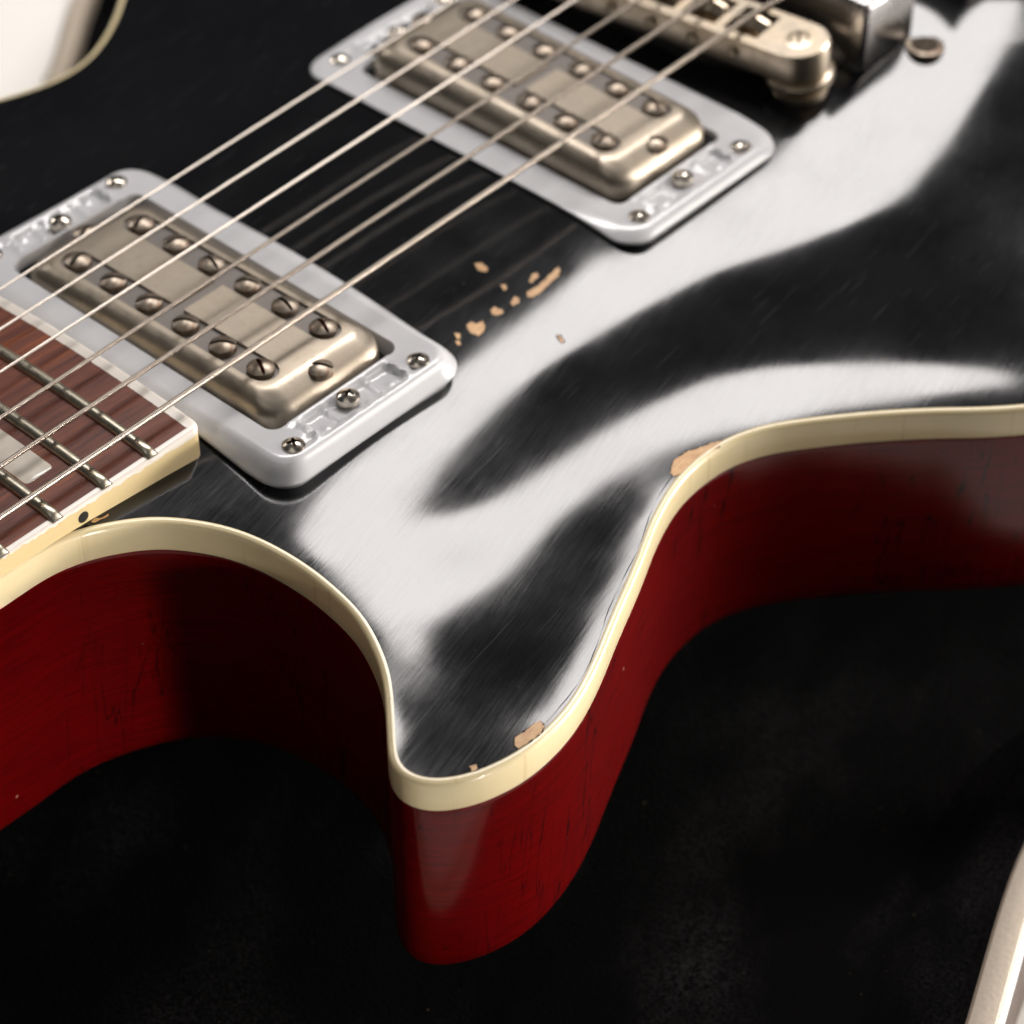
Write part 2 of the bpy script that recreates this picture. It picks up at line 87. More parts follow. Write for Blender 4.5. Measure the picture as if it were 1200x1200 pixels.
OUTLINE="""-212.11,-28.57 -210.61,-28.58 -209.11,-28.57 -207.61,-28.57 -206.11,-28.57 -204.61,-28.59 -203.11,-28.64 -201.62,-28.74 -200.13,-28.91 -198.64,-29.15 -197.18,-29.46 -195.72,-29.83 -194.28,-30.26 -192.86,-30.74 -191.47,-31.29 -190.09,-31.88 -188.73,-32.52 -187.39,-33.19 -186.07,-33.90 -184.77,-34.66 -183.51,-35.48 -182.31,-36.38 -181.18,-37.36 -180.10,-38.40 -179.07,-39.50 -178.10,-40.63 -177.16,-41.81 -176.28,-43.02 -175.45,-44.27 -174.70,-45.57 -174.03,-46.91 -173.44,-48.29 -172.92,-49.70 -172.46,-51.13 -172.08,-52.58 -171.75,-54.04 -171.47,-55.52 -171.24,-57.00 -171.06,-58.49 -170.93,-59.98 -170.85,-61.48 -170.83,-62.98 -170.86,-64.48 -170.92,-65.98 -171.03,-67.48 -171.17,-68.97 -171.36,-70.46 -171.62,-71.94 -171.95,-73.40 -172.36,-74.84 -172.85,-76.26 -173.41,-77.65 -174.02,-79.02 -174.68,-80.37 -175.38,-81.70 -176.13,-83.00 -176.94,-84.26 -177.80,-85.49 -178.72,-86.68 -179.68,-87.83 -180.68,-88.95 -181.70,-90.05 -182.73,-91.14 -183.77,-92.22 -184.81,-93.31 -185.84,-94.39 -186.88,-95.47 -187.91,-96.57 -188.89,-97.70 -189.78,-98.91 -190.49,-100.23 -190.93,-101.66 -191.04,-103.15 -190.82,-104.63 -190.29,-106.03 -189.52,-107.32 -188.55,-108.46 -187.44,-109.47 -186.23,-110.36 -184.96,-111.15 -183.63,-111.86 -182.27,-112.48 -180.86,-113.01 -179.43,-113.46 -177.98,-113.85 -176.52,-114.17 -175.04,-114.41 -173.55,-114.57 -172.05,-114.65 -170.55,-114.65 -169.05,-114.59 -167.55,-114.48 -166.06,-114.32 -164.57,-114.11 -163.09,-113.86 -161.62,-113.56 -160.16,-113.22 -158.71,-112.83 -157.28,-112.41 -155.85,-111.94 -154.43,-111.44 -153.03,-110.91 -151.63,-110.36 -150.25,-109.79 -148.86,-109.21 -147.49,-108.61 -146.12,-107.99 -144.76,-107.37 -143.39,-106.74 -142.03,-106.11 -140.66,-105.49 -139.30,-104.87 -137.93,-104.26 -136.55,-103.66 -135.18,-103.06 -133.80,-102.47 -132.42,-101.87 -131.05,-101.27 -129.67,-100.67 -128.30,-100.06 -126.93,-99.44 -125.57,-98.81 -124.22,-98.16 -122.87,-97.51 -121.52,-96.86 -120.16,-96.21 -118.81,-95.57 -117.44,-94.96 -116.06,-94.37 -114.66,-93.81 -113.26,-93.28 -111.85,-92.78 -110.42,-92.30 -108.99,-91.86 -107.54,-91.46 -106.09,-91.10 -104.62,-90.80 -103.14,-90.55 -101.65,-90.36 -100.15,-90.23 -98.66,-90.15 -97.16,-90.12 -95.66,-90.15 -94.16,-90.24 -92.67,-90.42 -91.19,-90.68 -89.73,-91.03 -88.29,-91.46 -86.88,-91.96 -85.49,-92.53 -84.13,-93.17 -82.81,-93.87 -81.52,-94.64 -80.26,-95.45 -79.02,-96.29 -77.80,-97.17 -76.60,-98.07 -75.40,-98.98 -74.22,-99.90 -73.05,-100.83 -71.88,-101.78 -70.71,-102.72 -69.56,-103.68 -68.41,-104.65 -67.27,-105.63 -66.15,-106.62 -65.03,-107.62 -63.92,-108.63 -62.82,-109.65 -61.72,-110.67 -60.64,-111.71 -59.56,-112.75 -58.50,-113.81 -57.45,-114.89 -56.41,-115.97 -55.37,-117.05 -54.33,-118.13 -53.28,-119.20 -52.22,-120.26 -51.14,-121.31 -50.06,-122.34 -48.95,-123.36 -47.84,-124.36 -46.71,-125.35 -45.58,-126.34 -44.44,-127.31 -43.30,-128.29 -42.17,-129.28 -41.03,-130.26 -39.90,-131.24 -38.76,-132.21 -37.61,-133.18 -36.46,-134.15 -35.31,-135.11 -34.14,-136.05 -32.97,-136.99 -31.79,-137.92 -30.60,-138.83 -29.40,-139.74 -28.19,-140.62 -26.97,-141.49 -25.74,-142.35 -24.49,-143.18 -23.23,-144.00 -21.96,-144.80 -20.68,-145.58 -19.39,-146.34 -18.09,-147.09 -16.78,-147.82 -15.47,-148.55 -14.15,-149.27 -12.83,-149.98 -11.50,-150.68 -10.17,-151.37 -8.84,-152.06 -7.49,-152.73 -6.15,-153.40 -4.80,-154.05 -3.44,-154.69 -2.08,-155.33 -0.72,-155.95 0.65,-156.56 2.03,-157.16 3.41,-157.74 4.80,-158.32 6.19,-158.88 7.58,-159.43 8.99,-159.96 10.39,-160.48 11.81,-160.99 13.23,-161.47 14.65,-161.95 16.08,-162.40 17.52,-162.84 18.95,-163.27 20.40,-163.68 21.84,-164.08 23.29,-164.47 24.74,-164.86 26.19,-165.23 27.65,-165.59 29.11,-165.94 30.57,-166.28 32.04,-166.61 33.50,-166.92 34.97,-167.23 36.44,-167.51 37.92,-167.79 39.40,-168.05 40.88,-168.30 42.36,-168.53 43.84,-168.75 45.33,-168.95 46.82,-169.13 48.31,-169.30 49.80,-169.45 51.30,-169.58 52.80,-169.70 54.29,-169.79 55.79,-169.87 57.29,-169.93 58.79,-169.97 60.29,-169.99 61.79,-169.99 63.29,-169.97 64.79,-169.94 66.29,-169.90 67.79,-169.85 69.29,-169.78 70.79,-169.71 72.29,-169.62 73.78,-169.52 75.28,-169.41 76.78,-169.28 78.27,-169.15 79.76,-168.99 81.25,-168.83 82.74,-168.65 84.23,-168.46 85.72,-168.25 87.20,-168.03 88.68,-167.79 90.16,-167.53 91.64,-167.26 93.11,-166.96 94.58,-166.65 96.04,-166.33 97.50,-165.98 98.95,-165.61 100.40,-165.22 101.85,-164.81 103.28,-164.37 104.71,-163.92 106.13,-163.43 107.54,-162.92 108.95,-162.39 110.34,-161.83 111.72,-161.26 113.10,-160.66 114.47,-160.04 115.83,-159.40 117.18,-158.75 118.52,-158.08 119.85,-157.39 121.18,-156.69 122.49,-155.97 123.80,-155.23 125.10,-154.47 126.38,-153.70 127.66,-152.91 128.93,-152.11 130.18,-151.28 131.42,-150.44 132.66,-149.59 133.88,-148.71 135.08,-147.82 136.28,-146.92 137.46,-145.99 138.63,-145.05 139.78,-144.09 140.92,-143.11 142.04,-142.11 143.15,-141.10 144.24,-140.07 145.31,-139.02 146.36,-137.95 147.40,-136.87 148.41,-135.76 149.41,-134.64 150.38,-133.50 151.33,-132.33 152.25,-131.15 153.16,-129.95 154.03,-128.73 154.89,-127.50 155.72,-126.25 156.53,-124.99 157.33,-123.72 158.10,-122.43 158.86,-121.14 159.59,-119.83 160.31,-118.51 161.02,-117.19 161.71,-115.86 162.38,-114.52 163.04,-113.17 163.69,-111.81 164.32,-110.45 164.94,-109.09 165.55,-107.71 166.14,-106.34 166.73,-104.96 167.30,-103.57 167.86,-102.18 168.41,-100.78 168.95,-99.38 169.49,-97.98 170.01,-96.57 170.52,-95.16 171.03,-93.75 171.52,-92.33 172.01,-90.92 172.49,-89.49 172.96,-88.07 173.42,-86.64 173.85,-85.20 174.27,-83.76 174.67,-82.32 175.05,-80.86 175.41,-79.41 175.76,-77.95 176.09,-76.48 176.40,-75.02 176.70,-73.55 176.98,-72.07 177.25,-70.60 177.51,-69.12 177.75,-67.64 177.99,-66.16 178.21,-64.67 178.43,-63.19 178.63,-61.70 178.83,-60.21 179.02,-58.72 179.20,-57.24 179.37,-55.74 179.54,-54.25 179.70,-52.76 179.86,-51.27 180.02,-49.78 180.17,-48.29 180.32,-46.79 180.47,-45.30 180.62,-43.81 180.77,-42.31 180.92,-40.82 181.06,-39.33 181.20,-37.83 181.33,-36.34 181.45,-34.84 181.55,-33.34 181.65,-31.85 181.73,-30.35 181.81,-28.85 181.87,-27.35 181.92,-25.85 181.97,-24.35 182.00,-22.85 182.03,-21.35 182.05,-19.85 182.07,-18.35 182.07,-16.85 182.08,-15.35 182.07,-13.85 182.07,-12.35 182.06,-10.85 182.05,-9.35 182.04,-7.85 182.03,-6.35 182.02,-4.85 182.01,-3.35 182.01,-1.85 182.00,-0.35 182.00,1.15 182.01,2.66 182.02,4.16 182.02,5.66 182.03,7.16 182.05,8.66 182.06,10.16 182.06,11.66 182.07,13.16 182.08,14.66 182.07,16.16 182.07,17.66 182.06,19.16 182.04,20.66 182.02,22.16 181.99,23.66 181.95,25.16 181.90,26.66 181.84,28.16 181.77,29.66 181.69,31.16 181.60,32.65 181.50,34.15 181.38,35.65 181.26,37.14 181.12,38.64 180.98,40.13 180.84,41.62 180.69,43.12 180.54,44.61 180.39,46.10 180.24,47.60 180.09,49.09 179.93,50.58 179.78,52.07 179.62,53.57 179.45,55.06 179.28,56.55 179.10,58.04 178.92,59.53 178.72,61.02 178.52,62.50 178.31,63.99 178.09,65.47 177.86,66.96 177.62,68.44 177.37,69.92 177.11,71.39 176.83,72.87 176.54,74.34 176.23,75.81 175.91,77.27 175.57,78.74 175.22,80.19 174.85,81.65 174.46,83.10 174.05,84.54 173.62,85.98 173.17,87.41 172.71,88.84 172.23,90.26 171.75,91.68 171.26,93.10 170.76,94.51 170.25,95.92 169.73,97.33 169.20,98.74 168.66,100.14 168.12,101.53 167.56,102.93 166.99,104.32 166.41,105.70 165.82,107.08 165.22,108.46 164.61,109.82 163.98,111.19 163.34,112.55 162.69,113.90 162.02,115.24 161.34,116.58 160.64,117.91 159.93,119.23 159.20,120.54 158.45,121.84 157.69,123.13 156.90,124.41 156.10,125.67 155.27,126.93 154.43,128.17 153.56,129.39 152.67,130.60 151.76,131.79 150.82,132.96 149.86,134.12 148.88,135.25 147.87,136.36 146.84,137.45 145.80,138.53 144.73,139.59 143.65,140.63 142.55,141.65 141.44,142.65 140.31,143.64 139.16,144.61 138.00,145.56 136.82,146.49 135.64,147.41 134.43,148.31 133.22,149.19 131.99,150.05 130.75,150.90 129.50,151.73 128.24,152.54 126.97,153.34 125.69,154.12 124.40,154.88 123.10,155.63 121.79,156.36 120.46,157.07 119.14,157.77 117.80,158.44 116.45,159.10 115.09,159.75 113.73,160.37 112.36,160.98 110.98,161.57 109.59,162.14 108.19,162.69 106.79,163.21 105.37,163.71 103.95,164.19 102.52,164.64 101.08,165.08 99.64,165.49 98.19,165.88 96.74,166.25 95.28,166.60 93.82,166.93 92.35,167.25 90.88,167.54 89.40,167.82 87.93,168.08 86.45,168.33 84.96,168.55 83.48,168.76 81.99,168.95 80.50,169.13 79.01,169.29 77.51,169.44 76.02,169.56 74.52,169.68 73.02,169.77 71.53,169.85 70.03,169.92 68.53,169.97 67.03,170.00 65.53,170.01 64.03,170.01 62.53,169.99 61.03,169.95 59.53,169.88 58.03,169.78 56.53,169.66 55.04,169.52 53.55,169.34 52.06,169.15 50.58,168.93 49.10,168.69 47.62,168.43 46.15,168.15 44.68,167.84 43.21,167.53 41.75,167.19 40.29,166.84 38.83,166.47 37.38,166.09 35.93,165.70 34.49,165.29 33.05,164.87 31.61,164.44 30.18,164.00 28.74,163.56 27.31,163.10 25.89,162.64 24.46,162.17 23.04,161.70 21.61,161.22 20.19,160.74 18.77,160.26 17.36,159.77 15.94,159.26 14.53,158.75 13.13,158.22 11.73,157.68 10.34,157.12 8.95,156.55 7.56,155.97 6.18,155.38 4.81,154.78 3.44,154.17 2.07,153.54 0.71,152.91 -0.64,152.27 -1.99,151.62 -3.34,150.96 -4.68,150.29 -6.02,149.61 -7.36,148.93 -8.69,148.23 -10.02,147.53 -11.34,146.83 -12.66,146.11 -13.98,145.39 -15.29,144.67 -16.60,143.93 -17.90,143.19 -19.21,142.45 -20.50,141.69 -21.79,140.92 -23.07,140.14 -24.34,139.34 -25.60,138.52 -26.85,137.69 -28.09,136.84 -29.32,135.98 -30.54,135.11 -31.75,134.23 -32.95,133.33 -34.15,132.42 -35.34,131.51 -36.52,130.58 -37.70,129.66 -38.87,128.72 -40.04,127.78 -41.21,126.84 -42.38,125.90 -43.55,124.96 -44.72,124.02 -45.89,123.08 -47.06,122.14 -48.22,121.19 -49.37,120.23 -50.51,119.26 -51.65,118.28 -52.78,117.29 -53.90,116.29 -55.02,115.29 -56.13,114.29 -57.24,113.28 -58.36,112.27 -59.47,111.27 -60.59,110.27 -61.72,109.28 -62.86,108.30 -64.01,107.34 -65.17,106.39 -66.34,105.45 -67.53,104.53 -68.72,103.62 -69.92,102.72 -71.14,101.84 -72.37,100.99 -73.62,100.15 -74.88,99.35 -76.17,98.57 -77.47,97.83 -78.79,97.11 -80.12,96.43 -81.48,95.78 -82.85,95.17 -84.24,94.62 -85.66,94.12 -87.10,93.69 -88.55,93.34 -90.03,93.08 -91.52,92.91 -93.02,92.84 -94.52,92.86 -96.02,92.96 -97.51,93.14 -98.99,93.38 -100.46,93.68 -101.92,94.02 -103.37,94.41 -104.80,94.85 -106.23,95.33 -107.64,95.84 -109.03,96.39 -110.42,96.96 -111.80,97.56 -113.16,98.18 -114.52,98.81 -115.87,99.47 -117.21,100.15 -118.53,100.85 -119.84,101.58 -121.14,102.33 -122.44,103.10 -123.72,103.86 -125.01,104.63 -126.31,105.39 -127.61,106.14 -128.92,106.87 -130.24,107.58 -131.57,108.27 -132.92,108.94 -134.27,109.59 -135.62,110.23 -136.98,110.87 -138.35,111.49 -139.71,112.11 -141.08,112.72 -142.46,113.32 -143.84,113.91 -145.23,114.49 -146.62,115.05 -148.02,115.59 -149.42,116.12 -150.83,116.62 -152.25,117.11 -153.68,117.57 -155.11,118.02 -156.55,118.45 -157.99,118.87 -159.43,119.28 -160.88,119.69 -162.33,120.08 -163.78,120.45 -165.24,120.81 -166.70,121.15 -168.16,121.47 -169.63,121.77 -171.11,122.04 -172.59,122.29 -174.08,122.50 -175.57,122.67 -177.06,122.81 -178.56,122.91 -180.06,122.97 -181.56,122.99 -183.06,122.97 -184.56,122.93 -186.06,122.86 -187.55,122.75 -189.05,122.62 -190.54,122.46 -192.03,122.26 -193.51,122.04 -194.99,121.78 -196.46,121.48 -197.92,121.15 -199.38,120.79 -200.82,120.38 -202.26,119.94 -203.68,119.45 -205.08,118.93 -206.47,118.36 -207.85,117.76 -209.20,117.12 -210.55,116.45 -211.87,115.75 -213.18,115.01 -214.47,114.24 -215.74,113.44 -216.98,112.61 -218.21,111.75 -219.42,110.85 -220.60,109.92 -221.75,108.97 -222.88,107.98 -223.98,106.96 -225.06,105.91 -226.10,104.83 -227.11,103.72 -228.09,102.59 -229.03,101.42 -229.95,100.23 -230.83,99.02 -231.69,97.79 -232.52,96.54 -233.32,95.27 -234.10,93.99 -234.85,92.69 -235.58,91.38 -236.28,90.05 -236.97,88.72 -237.62,87.37 -238.26,86.01 -238.87,84.64 -239.46,83.26 -240.02,81.87 -240.55,80.46 -241.06,79.05 -241.53,77.63 -241.97,76.19 -242.38,74.75 -242.76,73.30 -243.12,71.84 -243.46,70.38 -243.77,68.91 -244.07,67.44 -244.35,65.97 -244.61,64.49 -244.85,63.01 -245.09,61.53 -245.31,60.04 -245.52,58.56 -245.72,57.07 -245.92,55.58 -246.11,54.09 -246.29,52.60 -246.46,51.11 -246.62,49.62 -246.77,48.13 -246.91,46.63 -247.03,45.14 -247.14,43.64 -247.24,42.14 -247.31,40.65 -247.37,39.15 -247.41,37.65 -247.42,36.15 -247.42,34.65 -247.39,33.15 -247.33,31.65 -247.24,30.15 -247.13,28.65 -246.97,27.16 -246.78,25.67 -246.53,24.19 -246.23,22.72 -245.89,21.26 -245.51,19.81 -245.10,18.37 -244.67,16.93 -244.22,15.50 -243.76,14.07 -243.29,12.64 -242.83,11.22 -242.37,9.79 -241.93,8.35 -241.52,6.91 -241.13,5.46 -240.78,4.00 -240.47,2.54 -240.21,1.06 -240.02,-0.43 -239.88,-1.93 -239.81,-3.42 -239.80,-4.92 -239.82,-6.42 -239.88,-7.92 -239.97,-9.42 -240.07,-10.92 -240.19,-12.41 -240.31,-13.91 -240.43,-15.41 -240.55,-16.90 -240.65,-18.40 -240.73,-19.90 -240.76,-21.40 -240.73,-22.90 -240.60,-24.39 -240.30,-25.86 -239.72,-27.24 -238.76,-28.39 -237.48,-29.15 -236.02,-29.48 -234.52,-29.49 -233.03,-29.32 -231.56,-29.05 -230.08,-28.77 -228.61,-28.52 -227.11,-28.35 -225.62,-28.28 -224.12,-28.28 -222.62,-28.32 -221.12,-28.36 -219.62,-28.40 -218.12,-28.44 -216.62,-28.48 -215.12,-28.52 -213.62,-28.55"""
CHIPS=[[[-90.57,-26.11],[-89.43,-26.86],[-89.74,-28.93],[-90.8,-29.46],[-91.53,-27.89]],[[-91.32,-33.73],[-90.67,-34.24],[-91.15,-35.21],[-92.19,-35.19]],[[-89.1,-38.57],[-86.11,-38.98],[-82.07,-38.48],[-79.93,-38.35],[-80.45,-39.47],[-81.84,-40.03],[-85.7,-40.38],[-87.82,-40.51],[-89.6,-40.35],[-90.13,-39.5]],[[-86.79,-36.94],[-84.77,-36.01],[-84.02,-36.45],[-84.49,-37.31],[-86.79,-37.61]],[[-93.5,-38.14],[-91.88,-37.77],[-91.63,-38.66],[-92.49,-39.43],[-94.0,-39.25]],[[-97.98,-37.15],[-96.69,-37.07],[-96.23,-38.42],[-96.79,-39.15],[-98.15,-38.85],[-98.42,-38.0]],[[-104.39,-36.88],[-103.07,-36.77],[-102.7,-37.97],[-101.15,-38.07],[-101.92,-39.22],[-103.22,-40.2],[-104.94,-40.24],[-105.32,-39.07],[-105.11,-37.77]],[[-107.83,-36.78],[-107.1,-37.65],[-107.82,-38.53],[-108.5,-38.29]],[[-109.26,-38.56],[-108.45,-38.9],[-109.16,-39.78],[-109.84,-39.53]],[[-93.52,-50.17],[-93.0,-50.36],[-93.52,-51.9],[-94.32,-51.75]],[[-173.87,-111.87],[-172.39,-110.66],[-171.14,-111.1],[-168.61,-111.03],[-166.92,-111.41],[-167.37,-112.74],[-169.05,-113.3],[-172.32,-113.11],[-174.07,-112.8]],[[-182.18,-109.55],[-181.09,-110.12],[-181.73,-111.03],[-182.67,-110.63]],[[-105.39,-88.09],[-102.44,-86.47],[-98.89,-86.5],[-94.51,-87.97],[-91.68,-89.05],[-93.79,-89.92],[-97.6,-88.82],[-103.6,-89.55],[-105.57,-89.08]],[[-191.07,-28.96],[-189.82999999999998,-28.650000000000002],[-189.1,-29.28],[-187.39,-29.36],[-187.95,-29.8],[-189.14999999999998,-29.7],[-190.94,-29.54]]]

CARVE = [float(x) for x in CARVE.split()]
OUTLINE = [tuple(float(v) for v in q.split(',')) for q in OUTLINE.split()]

def bsp(t):
    a = ((1 - t) ** 3 / 6, (3 * t ** 3 - 6 * t * t + 4) / 6, (-3 * t ** 3 + 3 * t * t + 3 * t + 1) / 6, t ** 3 / 6)
    b = (-(1 - t) ** 2 / 2, (9 * t * t - 12 * t) / 6, (-9 * t * t + 6 * t + 3) / 6, t * t / 2)
    return a, b

def carve_raw(x, y):
    fx = (x - GRID_X0) / GRID_D
    fy = (y - GRID_Y0) / GRID_D
    ix = min(max(int(math.floor(fx)), 0), GRID_NX - 4)
    iy = min(max(int(math.floor(fy)), 0), GRID_NY - 4)
    a, da = bsp(fx - ix)
    b, db = bsp(fy - iy)
    h = hx = hy = 0.0
    for i in range(4):
        for j in range(4):
            c = CARVE[(ix + i) * GRID_NY + iy + j]
            h += c * a[i] * b[j]
            hx += c * da[i] * b[j]
            hy += c * a[i] * db[j]
    return h, hx / GRID_D, hy / GRID_D

def sm(t):
    t = min(max(t, 0), 1)
    return t * t * (3 - 2 * t)

OUT_C = OUTLINE[::4]
def edge_dist(x, y):
    return math.sqrt(min((x - a) ** 2 + (y - b) ** 2 for a, b in OUT_C))

def arch(x, y):                              # the plain arched top, used where the photograph shows nothing
    rim = -7.0 + 10.8 * sm((-175 - x) / 35) * (1 if abs(y) < 30 else max(0, 1 - (abs(y) - 30) / 25))
    top = 2.0 + max(0, -130 - x) * 0.025
    return rim + (top - rim) * sm((edge_dist(x, y) - 5) / 60)

def top_z(x, y):
    wx = min(sm((x + 219) / 10), sm((GX1 - 2 - x) / 10))
    wy = min(sm((y + 139) / 3), sm((33 - y) / 14))
    w = min(wx, wy)
    if w <= 0:
        return arch(x, y)
    xx = min(max(x, GRID_X0 + .01), GX1 - .01)
    yy = min(max(y, GRID_Y0 + .01), GY1 - .01)
    h = carve_raw(xx, yy)[0]
    return h if w >= 1 else h * w + arch(x, y) * (1 - w)

def top_normal(x, y):
    e = 0.4
    return Vector((-(top_z(x + e, y) - top_z(x - e, y)) / (2 * e), -(top_z(x, y + e) - top_z(x, y - e)) / (2 * e), 1)).normalized()

# ------------------------------------------------------------------ mesh helpers
def mesh(name, verts, faces, smooth=True, angle=40):
    me = bpy.data.meshes.new(name)
    me.from_pydata([(v[0] * S, v[1] * S, v[2] * S) for v in verts], [], faces)
    bm = bmesh.new()
    bm.from_mesh(me)
    bmesh.ops.recalc_face_normals(bm, faces=bm.faces)
    bm.to_mesh(me)
    bm.free()
    if smooth:
        me.polygons.foreach_set('use_smooth', [True] * len(me.polygons))
        me.set_sharp_from_angle(angle=math.radians(angle))
    me.update()
    return me

WORLD_LOC = {}
def link(name, data, mat=None, parent=None, loc=(0, 0, 0), rot=None):
    o = bpy.data.objects.new(name, data)
    COL.objects.link(o)
    WORLD_LOC[o] = Vector(loc)
    base = WORLD_LOC[parent] if parent else Vector((0, 0, 0))
    o.parent = parent
    o.location = (Vector(loc) - base) * S
    if rot:
        o.rotation_euler = rot
    if mat is not None and data is not None:
        for m in (mat if isinstance(mat, (list, tuple)) else [mat]):
            data.materials.append(m)
    return o

def again(src, loc, rot=None):               # another copy of a part, sharing its mesh
    o = src.copy()
    COL.objects.link(o)
    WORLD_LOC[o] = Vector(loc)
    o.location = (Vector(loc) - WORLD_LOC[src.parent]) * S
    if rot is not None:
        o.rotation_euler = rot
    return o

def empty(name, loc, parent=None):
    o = link(name, None, None, parent, loc)
    o.empty_display_size = 0.01
    return o

class MB:
    def __init__(s):
        s.v = []
        s.f = []
    def add(s, vs, fs):
        k = len(s.v)
        s.v += [tuple(q) for q in vs]
        s.f += [tuple(i + k for i in f) for f in fs]
    def loft(s, loops, closed=True, cap0=False, cap1=False):
        k = len(s.v)
        n = len(loops[0])
        for l in loops:
            s.v += [tuple(q) for q in l]
        for a in range(len(loops) - 1):
            for i in range(n if closed else n - 1):
                j = (i + 1) % n
                s.f.append((k + a * n + i, k + a * n + j, k + (a + 1) * n + j, k + (a + 1) * n + i))
        if cap0:
            s.f.append(tuple(k + i for i in range(n))[::-1])
        if cap1:
            m = k + (len(loops) - 1) * n
            s.f.append(tuple(m + i for i in range(n)))
    def box(s, x0, x1, y0, y1, z0, z1, b=0.0):
        if b <= 0:
            ls = [[(x0, y0, z), (x1, y0, z), (x1, y1, z), (x0, y1, z)] for z in (z0, z1)]
        else:
            def r(i, z):
                return [(x0 + i, y0 + i, z), (x1 - i, y0 + i, z), (x1 - i, y1 - i, z), (x0 + i, y1 - i, z)]
            ls = [r(b, z0), r(b * .3, z0 + b * .3), r(0, z0 + b), r(0, z1 - b), r(b * .3, z1 - b * .3), r(b, z1)]
        s.loft(ls, True, True, True)
    def lathe(s, prof, n=32, cx=0, cy=0, cap0=True, cap1=True):
        s.loft([[(cx + r * math.cos(2 * math.pi * i / n), cy + r * math.sin(2 * math.pi * i / n), z) for i in range(n)] for r, z in prof], True, cap0, cap1)
    def tube(s, pts, r, n=10, cap=True):
        loops = []
        for i, q in enumerate(pts):
            a = Vector(pts[max(i - 1, 0)])
            b = Vector(pts[min(i + 1, len(pts) - 1)])
            t = (b - a).normalized()
            u = t.cross(Vector((0, 0, 1))).normalized()
            w = u.cross(t)
            rr = r[i] if isinstance(r, (list, tuple)) else r
            loops.append([Vector(q) + (u * math.cos(2 * math.pi * k / n) + w * math.sin(2 * math.pi * k / n)) * rr for k in range(n)])
        s.loft(loops, True, cap, cap)
    def mesh(s, name, **k):
        return mesh(name, s.v, s.f, **k)

def rrect(hx, hy, r, z, nc=8, nx=10, ny=16, cx=0, cy=0):
    r = min(r, hx, hy)
    pts = []
    cs = [(hx - r, hy - r, 0), (-hx + r, hy - r, 90), (-hx + r, -hy + r, 180), (hx - r, -hy + r, 270)]
    for k, (x, y, a0) in enumerate(cs):
        for i in range(nc + 1):
            a = math.radians(a0 + 90 * i / nc)
            pts.append((x + r * math.cos(a), y + r * math.sin(a)))
        x2, y2, a2 = cs[(k + 1) % 4]
        e0 = pts[-1]
        a = math.radians(a2)
        e1 = (x2 + r * math.cos(a), y2 + r * math.sin(a))
        n = nx if k % 2 == 0 else ny
        for i in range(1, n):
            t = i / n
            pts.append((e0[0] + (e1[0] - e0[0]) * t, e0[1] + (e1[1] - e0[1]) * t))
    zz = z if callable(z) else (lambda x, y: z)
    return [(cx + x, cy + y, zz(x, y)) for x, y in pts]

